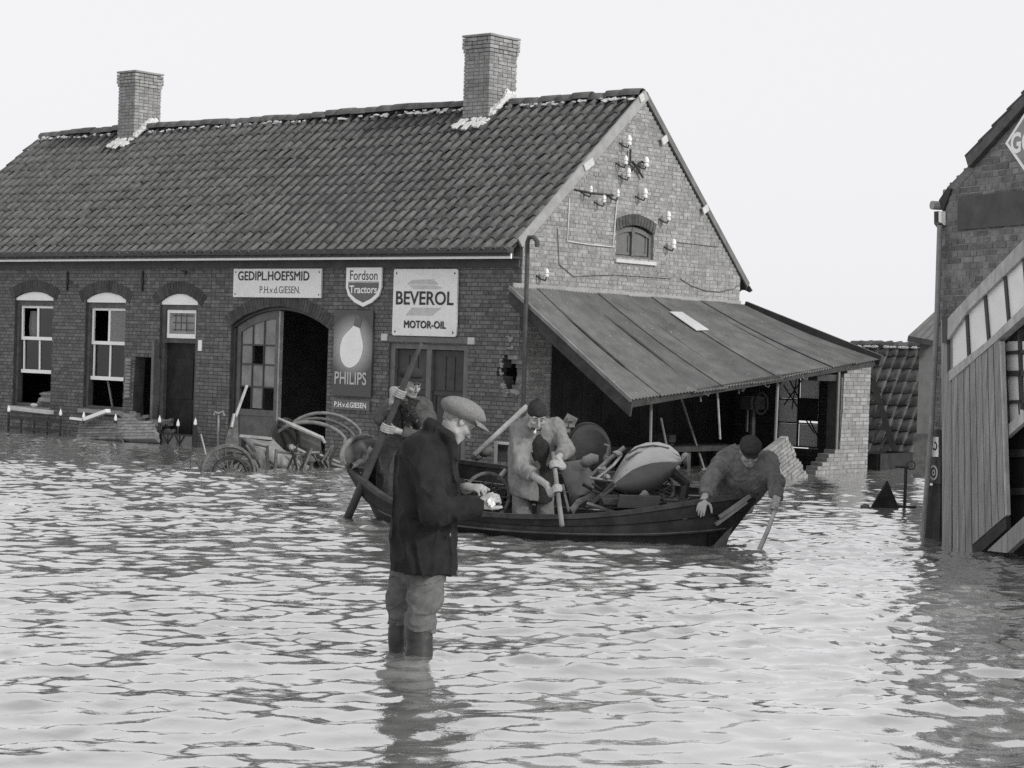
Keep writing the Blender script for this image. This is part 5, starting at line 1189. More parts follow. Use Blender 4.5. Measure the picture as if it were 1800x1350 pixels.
# blunt raised stern end with a torn opening
q = J(21.0)
def stern(m):
    nn = 18; outer = []; inner = []
    for k in range(nn):
        a_ = 2 * math.pi * k / nn; x, y = 634 + 33 * math.cos(a_) * (1 if abs(math.cos(a_)) < .8 else .98), 799 + 30 * math.sin(a_) - 4 * math.cos(a_)
        dd = .3 * math.cos(a_); outer.append(q(x, y, dd)); inner.append(q(634 + 22 * math.cos(a_) + 2 * math.sin(3 * a_), 802 + 19 * math.sin(a_) + 2 * math.cos(2 * a_), dd * .8))
    dv = HF * .25 + HR * .35 + ZZ * -.03
    vs = outer + inner + [p + dv for p in outer] + [p + dv for p in inner]; fs = []
    for k in range(nn):
        k2 = (k + 1) % nn; fs += [(k, k2, nn + k2, nn + k), (2 * nn + k, 3 * nn + k, 3 * nn + k2, 2 * nn + k2), (k, 2 * nn + k, 2 * nn + k2, k2), (nn + k, nn + k2, 3 * nn + k2, 3 * nn + k)]
    m.add(vs, fs)
part("transom", M_MIDP, boat, stern)
part("transom_rim", M_WOOD, boat, lambda m: m.tube([q(634 + 33 * math.cos(a_), 798 + 31 * math.sin(a_) - 4 * math.cos(a_), .3 * math.cos(a_) - .02) for a_ in np.linspace(math.pi * .85, math.pi * 2.02, 16)], .028, 6))
part("opening_shade", M_BLACK, boat, lambda m: m.prism([q(616, 780, .25), q(655, 778, .5), q(660, 824, .5), q(618, 828, .25)], HF * .05 + HR * .1))  # added black panel, painting the dark inside of the torn opening
part("torn_lining", M_CANV, boat, lambda m: m.grid([[q(x, y, -.22 + .05 * (k % 2)), q(x + 5, y + 5 + 2 * (k % 2), -.3), q(x + 1, y + 13, -.25)] for k, (x, y) in enumerate(((616, 812), (624, 810), (632, 806), (638, 806), (643, 800), (645, 790), (650, 784)))], HF * .02), smooth=True)
# bow: dark stem planks
qb = J(19.0)
part("bow_plank", M_TAR, boat, lambda m: (m.prism([qb(1250, 886, -.1), qb(1326, 869, .1), qb(1330, 880, .12), qb(1268, 962, 0), qb(1244, 964, -.1)], HF * .12)))
part("stem_plate", M_BROWNC, boat, lambda m: (m.prism([qb(1275, 936, -.14), qb(1288, 925, -.14), qb(1276, 962, -.14), qb(1248, 966, -.14)], HF * .02)))
for k, (a_, b_) in enumerate((((1264, 909), (1318, 872)), ((1258, 922), (1312, 882)))): part("bow_rail", M_WOOD, boat, lambda m: m.beam(qb(a_[0], a_[1], -.16), qb(b_[0], b_[1], -.06), .035, .03))
part("thwart", M_DARKW, boat, lambda m: (m.beam(GN[14] * .96 + GF[14] * .04 - ZZ * .05, GF[14] * .96 + GN[14] * .04 - ZZ * .07, .2, .03), m.beam(GN[33] * .96 + GF[33] * .04 - ZZ * .05, GF[33] * .96 + GN[33] * .04 - ZZ * .07, .2, .03)))

# ------------------------------------------------------------------ cargo
q = J(19.75)
t = thing("machine_hood", q(1135, 880), "big domed sheet metal hood with a bright curved top, lying in the boat", "machine part")
def hood(m):
    prof = [(1075, 852), (1077, 840), (1086, 822), (1100, 800), (1116, 785), (1136, 778), (1158, 777), (1178, 783), (1192, 795), (1198, 806)]
    low = [(1076, 856), (1085, 846), (1098, 836), (1112, 826), (1128, 819), (1146, 814), (1164, 812), (1178, 812), (1190, 812), (1198, 811)]
    bot = [(1078, 858), (1090, 862), (1104, 866), (1118, 868), (1134, 868), (1150, 862), (1164, 852), (1176, 842), (1188, 826), (1198, 815)]
    P = []
    for a_, b_, c_ in zip(prof, low, bot):
        back = q(*a_, .35); mid = q((a_[0] * .6 + b_[0] * .4), a_[1] * .68 + b_[1] * .32, -.03); rim = q(*b_, -.2); P.append([back, q(a_[0], a_[1], .2), mid, rim])
    m.grid(P, -ZZ * .012 + HF * .012)
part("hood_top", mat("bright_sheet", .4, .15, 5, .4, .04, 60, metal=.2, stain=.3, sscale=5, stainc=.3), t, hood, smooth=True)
def hside(m):
    low = [(1076, 856), (1085, 846), (1098, 836), (1112, 826), (1128, 819), (1146, 814), (1164, 812), (1178, 812), (1190, 812), (1198, 811)]
    bot = [(1078, 859), (1090, 863), (1104, 867), (1118, 869), (1134, 868), (1150, 862), (1164, 852), (1176, 842), (1188, 826), (1198, 815)]
    m.grid([[q(*a_, -.21), q((a_[0] + c_[0]) / 2, (a_[1] + c_[1]) / 2, -.27), q(*c_, -.22)] for a_, c_ in zip(low, bot)], HF * .015)
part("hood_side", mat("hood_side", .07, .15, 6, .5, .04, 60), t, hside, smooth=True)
part("ridge_rib", M_RUST, t, lambda m: (m.tube([q(x, y, -.03) for x, y in ((1100, 808), (1120, 797), (1148, 792), (1178, 795), (1194, 803))], .012, 5), m.tube([q(x, y, .03) for x, y in ((1104, 797), (1122, 787), (1148, 783), (1176, 788))], .010, 5)))
part("lamp_bracket", M_STEEL, t, lambda m: (m.ell(q(1205, 806, -.1), HR * .045, HF * .04, ZZ * .06, 10, 7), m.tube([q(1196, 812, -.15), q(1208, 800, -.15), q(1212, 835, -.15)], .014, 6), m.ell(q(1191, 822, -.25), HR * .025, HF * .02, ZZ * .03, 8, 6)))
part("support_rod", M_WOOD, t, lambda m: (m.tube([q(1094, 905, -.4), q(1133, 868, -.35)], .028, 6), m.tube([q(1031, 885, -.4), q(1092, 904, -.42)], .02, 6), m.tube([q(1116, 898, -.4), q(1127, 886, -.4)], .022, 6), m.ell(q(1133, 868, -.35), HR * .035, HF * .03, ZZ * .035, 8, 6)))
part("frame_bar", M_DARKP, t, lambda m: (m.tube([q(1042, 886, -.3), q(1078, 858, -.25)], .014, 6), m.tube([q(1030, 893, -.3), q(1060, 868, -.2), q(1078, 848, -.2)], .018, 6), m.tube([q(1180, 830, -.15), q(1205, 850, -.1), q(1200, 880, -.1)], .05, 6)))
t = thing("spoked_wheel", q(1165, 880), "thin rimmed wheel lying under the bright metal hood", "wheel")
part("rim", M_RUST, t, lambda m: m.ring(q(1160, 860, -.16), unit(-HF + ZZ * .35 + HR * .2), .135, .016, 28, 6))
for k in range(4): an = k * math.pi / 4; part("spoke", M_IRON, t, lambda m: m.tube([q(1160, 860, -.16) + (HR * math.cos(an) + unit(ZZ + HF * .35) * math.sin(an)) * .13, q(1160, 860, -.16) - (HR * math.cos(an) + unit(ZZ + HF * .35) * math.sin(an)) * .13], .007, 5))
q2 = J(20.6)
t = thing("iron_disc", q2(1035, 850), "big round dark iron disc standing behind the white-edged shovel plate", "machine part")
part("disc", M_DARKP, t, lambda m: m.lathe(q2(1032, 790, .1), unit(-HF + HR * .55 + ZZ * .1), [(0, .25), (.06, .25), (.09, .2), (.11, .02)], 24), smooth=False)
part("rim", M_IRON, t, lambda m: m.ring(q2(1033, 790, .06), unit(-HF + HR * .55 + ZZ * .1), .255, .022, 30, 6))
part("latch", M_STEEL, t, lambda m: (m.tube([q2(1062, 782, -.1), q2(1070, 784, -.1), q2(1068, 800, -.1)], .018, 6), m.ell(q2(1066, 806, -.1), HR * .03, HF * .03, ZZ * .05, 8, 6, .2)))
q3 = J(20.2)
t = thing("plough_share", q3(1020, 900), "grey curved metal plate with a pale worn lower edge", "machine part")
part("plate", M_SIGNG, t, lambda m: m.grid([[q3(990, 812, .1), q3(1022, 808, .15), q3(1042, 830, .1)], [q3(988, 836, 0), q3(1024, 832, .02), q3(1045, 848, 0)], [q3(1000, 868, -.1), q3(1024, 860, -.1), q3(1044, 862, -.1)], [q3(1003, 890, -.2), q3(1020, 872, -.2), q3(1046, 864, -.2)]], HF * .02), smooth=True)
part("worn_edge", M_STEEL, t, lambda m: (m.grid([[q3(1002, 893, -.3), q3(1008, 905, -.3)], [q3(1014, 878, -.28), q3(1018, 888, -.28)], [q3(1028, 872, -.26), q3(1030, 880, -.26)], [q3(1050, 862, -.25), q3(1054, 868, -.25)]], HF * .03), m.tube([q3(989, 852, -.1), q3(993, 870, -.15), q3(1000, 900, -.3)], .014, 6)))
part("upper_bar", M_MIDP, t, lambda m: m.beam(q3(995, 802, 0), q3(1012, 806, 0), .05, .05))
own("stone_block", M_PBRICK, "small pale block of mortared brick behind the man in the pale coat", "rubble", lambda m: (m.prism([q2(984, 752), q2(998, 727), q2(1016, 736), q2(1000, 768), q2(988, 770)], HF * .12), [m.box(q2(1001 + dx, 745 + dy, -.02), HR * .03, HF * .02, ZZ * .018) for dx, dy in ((-8, 2), (2, -8), (4, 3), (-4, 12))]))
own("rolled_sack", M_CANV, "pale rolled sack beside the grey metal plate", "sack", lambda m: m.tube([q3(1022, 818), q3(1030, 812), q3(1042, 806), q3(1052, 806)], [.03, .062, .058, .035], 9), smooth=True)
own("machine_linkage", M_STEEL, "bundle of thin rods and joints leaning on the metal hood", "machine part", lambda m: (m.tube([q(1038, 838, .1), q(1070, 808, .1), q(1098, 786, .1)], .022, 6), m.tube([q(1048, 842, 0), q(1078, 818, .05), q(1092, 800, .1)], .016, 6), m.tube([q(1038, 840, 0), q(1078, 846, 0)], .014, 6), m.ell(q(1058, 826, .05), HR * .06, HF * .05, ZZ * .035, 8, 6, .25), m.ell(q(1086, 797, .05), HR * .05, HF * .05, ZZ * .03, 8, 6, .2), m.ell(q(1066, 838, 0), HR * .04, HF * .04, ZZ * .03, 8, 6, .2)))
q4 = J(20.4)
t = thing("wooden_crate", q4(890, 850), "open wooden crate with a pale top edge behind the coated man's arm", "crate")
part("side", M_DARKW, t, lambda m: m.prism([q4(872, 778, .1), q4(906, 780, .1), q4(906, 812, .1), q4(872, 812, .1)], HF * .03))
part("top_edge", M_PALEW, t, lambda m: m.beam(q4(873, 778, .05), q4(907, 781, .05), .05, .025)); part("post", M_WOOD, t, lambda m: m.beam(q4(872, 776, .02), q4(871, 815, .02), .035, .04, HF))
own("cloth_bundle", M_GCOAT, "two cloth bundles lying on the far gunwale by the slanting shaft", "bundle", lambda m: (m.ell(q4(853, 792, .7), HR * .09, HF * .08, ZZ * .065, 10, 7, .12), m.ell(q4(838, 802, .7), HR * .06, HF * .07, ZZ * .045, 10, 7, .12)), smooth=True)
own("long_shaft", M_PALEW, "long pale round shaft sloping up behind the crate and the dark cap", "pole", lambda m: m.tube([q4(834, 800, .6), q4(880, 757, .7), q4(926, 714, .8)], .027, 8), smooth=True)
t = thing("iron_hoop", q4(858, 880), "dark wheel rim standing in the boat before the dark cover", "wheel")
part("rim", M_RUST, t, lambda m: m.ring(q4(856, 872, -.6), unit(-HF + HR * .25), .22, .018, 30, 6)); part("inner_rim", M_IRON, t, lambda m: m.ring(q4(858, 876, -.55), unit(-HF + HR * .25), .14, .014, 24, 6))
for k in range(5): an = k * math.pi / 5; part("spoke", M_IRON, t, lambda m: m.tube([q4(857, 873, -.57) + (HR * math.cos(an) + ZZ * math.sin(an)) * .21, q4(857, 873, -.57) - (HR * math.cos(an) + ZZ * math.sin(an)) * .21], .008, 5))
own("short_rod", M_PALEW, "short pale rod end sticking up beside the iron hoop", "rod", lambda m: m.tube([q4(876, 842, -.4), q4(889, 826, -.35)], .022, 7))
own("iron_scrap", M_IRON, "heap of dark iron scrap in the bottom of the boat", "scrap", lambda m: [m.box(q4(random.uniform(800, 900), random.uniform(868, 892), random.uniform(-.5, -.1)), HR * random.uniform(.05, .14), HF * random.uniform(.04, .12) + HR * random.uniform(-.05, .05), ZZ * random.uniform(.02, .07) + HR * random.uniform(-.03, .03)) for _ in range(16)])
for k in range(12):
    x_ = random.uniform(1010, 1215); a_ = random.uniform(-40, 40); own("iron_bar", (M_RUST, M_IRON, M_DARKP)[k % 3], "thin dark iron bar among the scrap in the boat", "bar", lambda m: m.tube([q(x_ - a_, random.uniform(872, 890), random.uniform(-.3, .2)), q(x_ + a_, random.uniform(845, 872), random.uniform(-.2, .3))], random.uniform(.010, .02), 6), group="iron bars among the scrap in the boat")
own("iron_plates", M_DARKP, "dark iron plates and bars stacked in the bow half of the boat", "scrap", lambda m: [m.box(q(random.uniform(1050, 1230), random.uniform(878, 890), random.uniform(-.5, .1)), HR * random.uniform(.06, .2), HF * random.uniform(.05, .14), ZZ * random.uniform(.015, .06) + HR * random.uniform(-.04, .04)) for _ in range(18)])
# ------------------------------------------------------------------ people: smooth bodies and clothes grown from distance fields
class Field:
    def __init__(s): s.p = []
    def cone(s, a, b, ra, rb, k=.02, op='+'):
        a, b = np.asarray(a, float), np.asarray(b, float); R = max(ra, rb)
        def f(P):
            d = b - a; L = d @ d + 1e-12; h = np.clip(((P - a) @ d) / L, 0, 1)
            return np.linalg.norm(P - a - h[..., None] * d, axis=-1) - (ra + (rb - ra) * h)
        s.p.append((f, np.minimum(a, b) - R, np.maximum(a, b) + R, k, op)); return s
    def sleeve(s, a, b, ra, rb, k=.02, op='+'):
        """tapered tube with a flat cut at b"""
        a, b = np.asarray(a, float), np.asarray(b, float); R = max(ra, rb); d = b - a; Ln = np.linalg.norm(d); u = d / Ln
        def f(P):
            h = (P - a) @ u; t = np.clip(h / Ln, 0, 1); r = np.linalg.norm(P - a - np.clip(h, 0, None)[..., None] * u, axis=-1) - (ra + (rb - ra) * t)
            return np.maximum(r, h - Ln)
        s.p.append((f, np.minimum(a, b) - R, np.maximum(a, b) + R, k, op)); return s
    def ell(s, c, A, rad, k=.02, op='+'):
        """A: three unit axes, rad: three radii"""
        c = np.asarray(c, float); A = np.array([unit(x) for x in A]); rad = np.asarray(rad, float)
        def f(P):
            q = (P - c) @ A.T; k0 = np.linalg.norm(q / rad, axis=-1); k1 = np.linalg.norm(q / rad ** 2, axis=-1) + 1e-9; return k0 * (k0 - 1) / k1
        s.p.append((f, c - rad.max(), c + rad.max(), k, op)); return s
    def loft(s, secs, X, Y, k=.02, op='+', flat0=True):
        """sections from bottom to top: (centre, half width along X, half depth along Y)"""
        C = np.array([x[0] for x in secs], float); a = np.array([x[1] for x in secs]); b = np.array([x[2] for x in secs]); ax = unit(C[-1] - C[0]); ts = (C - C[0]) @ ax; X = unit(X); Y = unit(Y)
        def f(P):
            t = (P - C[0]) @ ax; tc = np.clip(t, ts[0], ts[-1]); cx = np.stack([np.interp(tc, ts, C[:, i]) for i in range(3)], -1)
            q = P - cx; ai = np.interp(tc, ts, a); bi = np.interp(tc, ts, b); e = np.sqrt(((q @ X) / ai) ** 2 + ((q @ Y) / bi) ** 2)
            return np.maximum(np.maximum((e - 1) * np.minimum(ai, bi), t - ts[-1]), ts[0] - t)
        R = max(a.max(), b.max()) + .05
        s.p.append((f, C.min(0) - R, C.max(0) + R, k, op)); return s
    def mesh(s, vox, noise=0., nfreq=9., seed=0, fold=0., zf=.65):
        add = [q for q in s.p if q[4] == '+']
        lo = np.min([q[1] for q in add], 0) - 3 * vox; hi = np.max([q[2] for q in add], 0) + 3 * vox
        n = np.ceil((hi - lo) / vox).astype(int) + 1
        D = np.full(n, .2, np.float32)
        gx = [lo[i] + vox * np.arange(n[i]) for i in range(3)]
        for f, a, b, k, op in s.p:
            m = max(k, .0) + 2.5 * vox
            i0 = np.maximum(np.floor((a - m - lo) / vox).astype(int), 0); i1 = np.minimum(np.ceil((b + m - lo) / vox).astype(int) + 1, n)
            if np.any(i1 <= i0): continue
            sl = tuple(slice(i0[i], i1[i]) for i in range(3))
            P = np.stack(np.meshgrid(*[gx[i][sl[i]] for i in range(3)], indexing='ij'), -1)
            d = f(P).astype(np.float32); o = D[sl]
            if op == '+':
                if k > 0: h = np.clip(.5 + .5 * (o - d) / k, 0, 1); D[sl] = o * (1 - h) + d * h - k * h * (1 - h)
                else: D[sl] = np.minimum(o, d)
            else:
                if k > 0: h = np.clip(.5 - .5 * (o + d) / k, 0, 1); D[sl] = o * (1 - h) - d * h + k * h * (1 - h)
                else: D[sl] = np.maximum(o, -d)
        if noise:
            R = np.random.default_rng(seed); P = np.meshgrid(*gx, indexing='ij', sparse=True); w = np.zeros(n, np.float32)
            for i in range(7):
                kv = R.normal(size=3) * nfreq * (1 + .35 * i); kv[2] *= zf; kv[:2] *= 1.0 if zf < 1 else .55; ph = R.uniform(0, 6.28); k2 = R.normal(size=3) * nfreq * .7
                w += (np.sin(P[0] * kv[0] + P[1] * kv[1] + P[2] * kv[2] + ph + 1.6 * np.sin(P[0] * k2[0] + P[1] * k2[1] + P[2] * k2[2])) / (1 + .35 * i)).astype(np.float32)
            D += noise * (w * .5 if not fold else (w * .35 - fold * (1 - np.abs(np.tanh(w * 2.0)))))
        return surface_nets(D, lo, vox)
def surface_nets(D, lo, vox):
    S_ = D < 0; nx, ny, nz = D.shape
    cnt = np.zeros((nx - 1, ny - 1, nz - 1), np.int8)
    for i in (0, 1):
        for j in (0, 1):
            for k in (0, 1): cnt += S_[i:nx - 1 + i, j:ny - 1 + j, k:nz - 1 + k]
    act = (cnt > 0) & (cnt < 8); ci = np.argwhere(act); idx = np.full(act.shape, -1, np.int32); idx[act] = np.arange(len(ci))
    acc = np.zeros((len(ci), 3)); num = np.zeros(len(ci)); co = [(i, j, k) for i in (0, 1) for j in (0, 1) for k in (0, 1)]
    for p in co:
        for ax in range(3):
            if p[ax]: continue
            q = list(p); q[ax] = 1
            a = D[ci[:, 0] + p[0], ci[:, 1] + p[1], ci[:, 2] + p[2]]; b = D[ci[:, 0] + q[0], ci[:, 1] + q[1], ci[:, 2] + q[2]]
            x = (a < 0) != (b < 0); t = np.where(x, a / np.where(a - b == 0, 1, a - b), 0)
            v = np.array(p, float) + t[:, None] * (np.array(q) - np.array(p)); acc[x] += v[x]; num[x] += 1
    vs = lo + vox * (ci + acc / np.maximum(num, 1)[:, None]); F = []
    for ax in range(3):
        sl0 = [slice(None)] * 3; sl1 = [slice(None)] * 3; sl0[ax] = slice(0, -1); sl1[ax] = slice(1, None)
        a = S_[tuple(sl0)]; b = S_[tuple(sl1)]; o = [x for x in range(3) if x != ax]
        for sgn, mask in ((1, a & ~b), (-1, ~a & b)):
            e = np.argwhere(mask); e = e[(e[:, o[0]] > 0) & (e[:, o[1]] > 0) & (e[:, o[0]] < D.shape[o[0]] - 1) & (e[:, o[1]] < D.shape[o[1]] - 1)]
            def g(d0, d1):
                c = e.copy(); c[:, o[0]] += d0; c[:, o[1]] += d1; return idx[c[:, 0], c[:, 1], c[:, 2]]
            q = np.stack([g(-1, -1), g(0, -1), g(0, 0), g(-1, 0)], -1)
            if (sgn == 1) == (ax == 1): q = q[:, ::-1]
            F.append(q)
    F = np.vstack(F); F = F[(F >= 0).all(1)]
    return vs, F
def field_obj(name, fld, vox, m, parent, **k):
    v, f = fld.mesh(vox, **k); w = woff(parent); v = (v - w).astype(np.float32)
    me = bpy.data.meshes.new(name); me.vertices.add(len(v)); me.vertices.foreach_set('co', v.ravel()); me.loops.add(f.size); me.loops.foreach_set('vertex_index', f.ravel().astype(np.int32))
    me.polygons.add(len(f)); me.polygons.foreach_set('loop_start', np.arange(0, f.size, 4, dtype=np.int32)); me.polygons.foreach_set('use_smooth', np.ones(len(f), bool)); me.update(calc_edges=True); me.validate()
    me.materials.append(m); return link(name, me, parent)

def frame(Fd, Ud):
    Fd = unit(Fd); Ud = unit(np.asarray(Ud) - Fd * (np.asarray(Ud) @ Fd)); return np.cross(Fd, Ud), Fd, Ud     # right (of the head), forward, up
def head(f, c, Fd, Ud, s=1.0, neck=None):
    X, Y, Z = frame(Fd, Ud); g = lambda x, y, z: np.asarray(c) + s * (X * x + Y * y + Z * z); A = (X, Y, Z)
    f.ell(g(0, -.012, .032), A, np.array([.076, .096, .098]) * s, .02)
    f.ell(g(0, .022, -.045), A, np.array([.058, .070, .078]) * s, .03)
    f.ell(g(0, .066, -.1), A, np.array([.028, .024, .020]) * s, .025)
    for q in (-1, 1):
        f.ell(g(q * .045, .06, -.022), A, np.array([.024, .026, .022]) * s, .02)                # cheekbone
        f.cone(g(q * .06, .01, -.075), g(q * .02, .062, -.105), .016 * s, .014 * s, .02)         # jaw
    f.cone(g(-.046, .076, .036), g(.046, .076, .036), .013 * s, .013 * s, .012)                 # brow
    for q in (-1, 1):
        f.ell(g(q * .032, .098, .010), A, np.array([.020, .018, .013]) * s, .008, '-')
        f.ell(g(q * .031, .077, .009), A, np.array([.013, .011, .010]) * s, .003)
        f.cone(g(q * .048, .082, .018), g(q * .016, .087, .019), .005 * s, .005 * s, .004)
        f.ell(g(q * .079, -.008, .0), (X + .25 * q * Y, Y, Z), np.array([.010, .021, .033]) * s, .006)
        f.ell(g(q * .090, -.002, .004), A, np.array([.008, .010, .018]) * s, .004, '-')
    f.cone(g(0, .090, .022), g(0, .117, -.028), .008 * s, .0125 * s, .010)                       # nose
    for q in (-1, 1): f.ell(g(q * .012, .103, -.032), A, np.array([.009, .011, .008]) * s, .005)
    f.cone(g(-.019, .086, -.060), g(.019, .086, -.060), .0075 * s, .0075 * s, .006); f.cone(g(-.016, .085, -.073), g(.016, .085, -.073), .0085 * s, .0085 * s, .006)
    f.cone(g(-.022, .098, -.0665), g(.022, .098, -.0665), .0035 * s, .0035 * s, .002, '-')
    if neck is not None: f.cone(g(0, -.02, -.05), neck, .052 * s, .06 * s, .03)
    return g, A
def eyes(par, g, A, s=1.0, brow=True):
    for q in (-1, 1):
        m = MB(); m.ell(g(q * .031, .0855, .0085), A[0] * .008 * s, A[1] * .005 * s, A[2] * .0055 * s, 8, 6); m.build("eye", M_EYE, par, smooth=True)
        if brow: m = MB(); m.tube([g(q * .05, .083, .033), g(q * .034, .0925, .038), g(q * .014, .0925, .034)], [.003 * s, .0048 * s, .004 * s], 6); m.build("eyebrow", M_HAIR, par, smooth=True)
def fist(f, c, ax, wrist, pr, side=1, s=1.0):
    """a hand closed round a shaft: c on the shaft's axis, ax along it (towards the little finger), wrist where the forearm ends"""
    ax = unit(ax); w = np.asarray(wrist) - c; w = w - ax * (w @ ax); w = unit(w); t = np.cross(ax, w); t = t * (side if t @ (-HF) > 0 else -side)      # fingers close round the side nearest the eye when side = 1
    r = pr + .010 * s
    f.ell(np.asarray(c) + w * (r + .022 * s) + t * .006, (w, t, ax), np.array([.036, .026, .042]) * s, .012)
    f.cone(np.asarray(c) + w * (r + .045 * s), wrist, .027 * s, .026 * s, .02)
    for i, (o, rr, ex) in enumerate(((-.031, .0095, 2.75), (-.0105, .010, 2.95), (.0095, .0096, 2.85), (.029, .0082, 2.5))):
        pts = []
        for a in np.linspace(.55, ex + .55, 5):
            R = r + .004 * s; pts.append(np.asarray(c) + ax * o * s + (w * math.cos(a) + t * math.sin(a)) * R * (1.12 if a < 1.2 else 1.0))
        pts = [np.asarray(c) + ax * o * s * .95 + w * (r + .03 * s) + t * .022 * s] + pts
        for a_, b_ in zip(pts[:-1], pts[1:]): f.cone(a_, b_, rr * s, rr * .95 * s, .004)
    p = [np.asarray(c) - ax * .022 * s + w * (r + .026 * s) - t * .014 * s, np.asarray(c) - ax * .046 * s + w * (r * .8) - t * (r * .85 + .006), np.asarray(c) - ax * .045 * s - w * (r * .45) - t * (r * .95)]
    for a_, b_ in zip(p[:-1], p[1:]): f.cone(a_, b_, .0125 * s, .0105 * s, .006)
def open_hand(f, wrist, d, nrm, side=1, curl=.35, spread=.12, s=1.0, thumb=.7, pinch=0.):
    """d: from wrist to knuckles, nrm: back of the hand, side: +1 thumb on cross(d, nrm) side"""
    d = unit(d); nrm = unit(np.asarray(nrm) - d * (np.asarray(nrm) @ d)); t = np.cross(d, nrm) * side; w = np.asarray(wrist)
    f.ell(w + d * .05 * s, (d, t, nrm), np.array([.056, .040, .017]) * s, .012); f.cone(w - d * .04 * s, w + d * .02 * s, .026 * s, .026 * s, .015)
    for i, (o, L, rr) in enumerate(((.030, .072, .0095), (.010, .080, .0098), (-.011, .074, .0095), (-.030, .058, .0082))):
        p = w + d * (.088 - .006 * abs(i - 1)) * s + t * o * s; a = o * spread * 30 * .1; dd = unit(d * math.cos(a) + t * math.sin(a)); ang = curl * (1 + .15 * i) + (pinch if i < 2 else 0)
        for k, fr in enumerate((.42, .33, .27)):
            ang2 = ang * (k + .6); v = dd * math.cos(ang2) - nrm * math.sin(ang2); q = p + v * L * fr * s; f.cone(p, q, rr * s * (1 - .06 * k), rr * s * (.94 - .06 * k), .004); p = q
    p = w + d * .022 * s + t * .030 * s - nrm * .006 * s; v = unit(d * math.cos(thumb) + t * math.sin(thumb) - nrm * .25)
    for k, L in enumerate((.038, .032, .026)):
        q = p + v * L * s; f.cone(p, q, .0135 * s * (1 - .12 * k), .0125 * s * (1 - .12 * k), .006); p = q; v = unit(v + d * .3 - nrm * (.22 + pinch * .3) - t * .15)

def flat_cap(name, par, c, Fd, Ud, m, L=.128, Wd=.105, H=.062, vox=.006, peak=.0, visor=True, back=.0, noise=.004, cut=.075, front=.72):
    X, Y, Z = frame(Fd, Ud); f = Field(); A = (X, Y, Z)
    f.ell(np.asarray(c) + Z * .004 - Y * (.012 if front < .7 else 0), (X, unit(Y + .10 * Z), unit(Z - .10 * Y)), (Wd, L, H), .02); f.ell(np.asarray(c) - Z * .015, A, (Wd * .86, L * .84, .045), .02)
    f.ell(np.asarray(c) + Y * L * .35 + Z * .0, A, (Wd * .75, L * .72, H * front), .03)
    if peak: f.cone(np.asarray(c) + Z * H * .5, np.asarray(c) + Z * (H + peak), .05, .012, .03)
    f.ell(np.asarray(c) - Z * cut - Y * .01, A, (Wd * .84, L * .84, .05), .01, '-')
    o = field_obj(name, f, vox, m, par, noise=noise, nfreq=22)
    if visor:
        P = []
        for i in range(9):
            a = math.radians(-62 + 124 * i / 8); P.append([np.asarray(c) + Y * (L * .72 * math.cos(a)) + X * (Wd * .80 * math.sin(a)) - Z * .018, np.asarray(c) + Y * (L * 1.02 * math.cos(a) + .004) + X * (Wd * .92 * math.sin(a)) - Z * (.026), np.asarray(c) + Y * ((L + .055) * math.cos(a) * (1 - .12 * math.sin(a) ** 2)) + X * (Wd * .93 * math.sin(a)) - Z * .042])
        mm = MB(); mm.grid(P, -Z * .007); mm.build("visor", m, o, smooth=False)
    return o
def coat_secs(q, rows, dep, tilt=0.):
    """rows from bottom to top: (y, left x, right x, half depth, offset away)"""
    return [((q(l, y, k) + q(r, y, k)) / 2, np.linalg.norm(q(r, y, k) - q(l, y, k)) / 2, hd) for y, l, r, hd, k in rows]

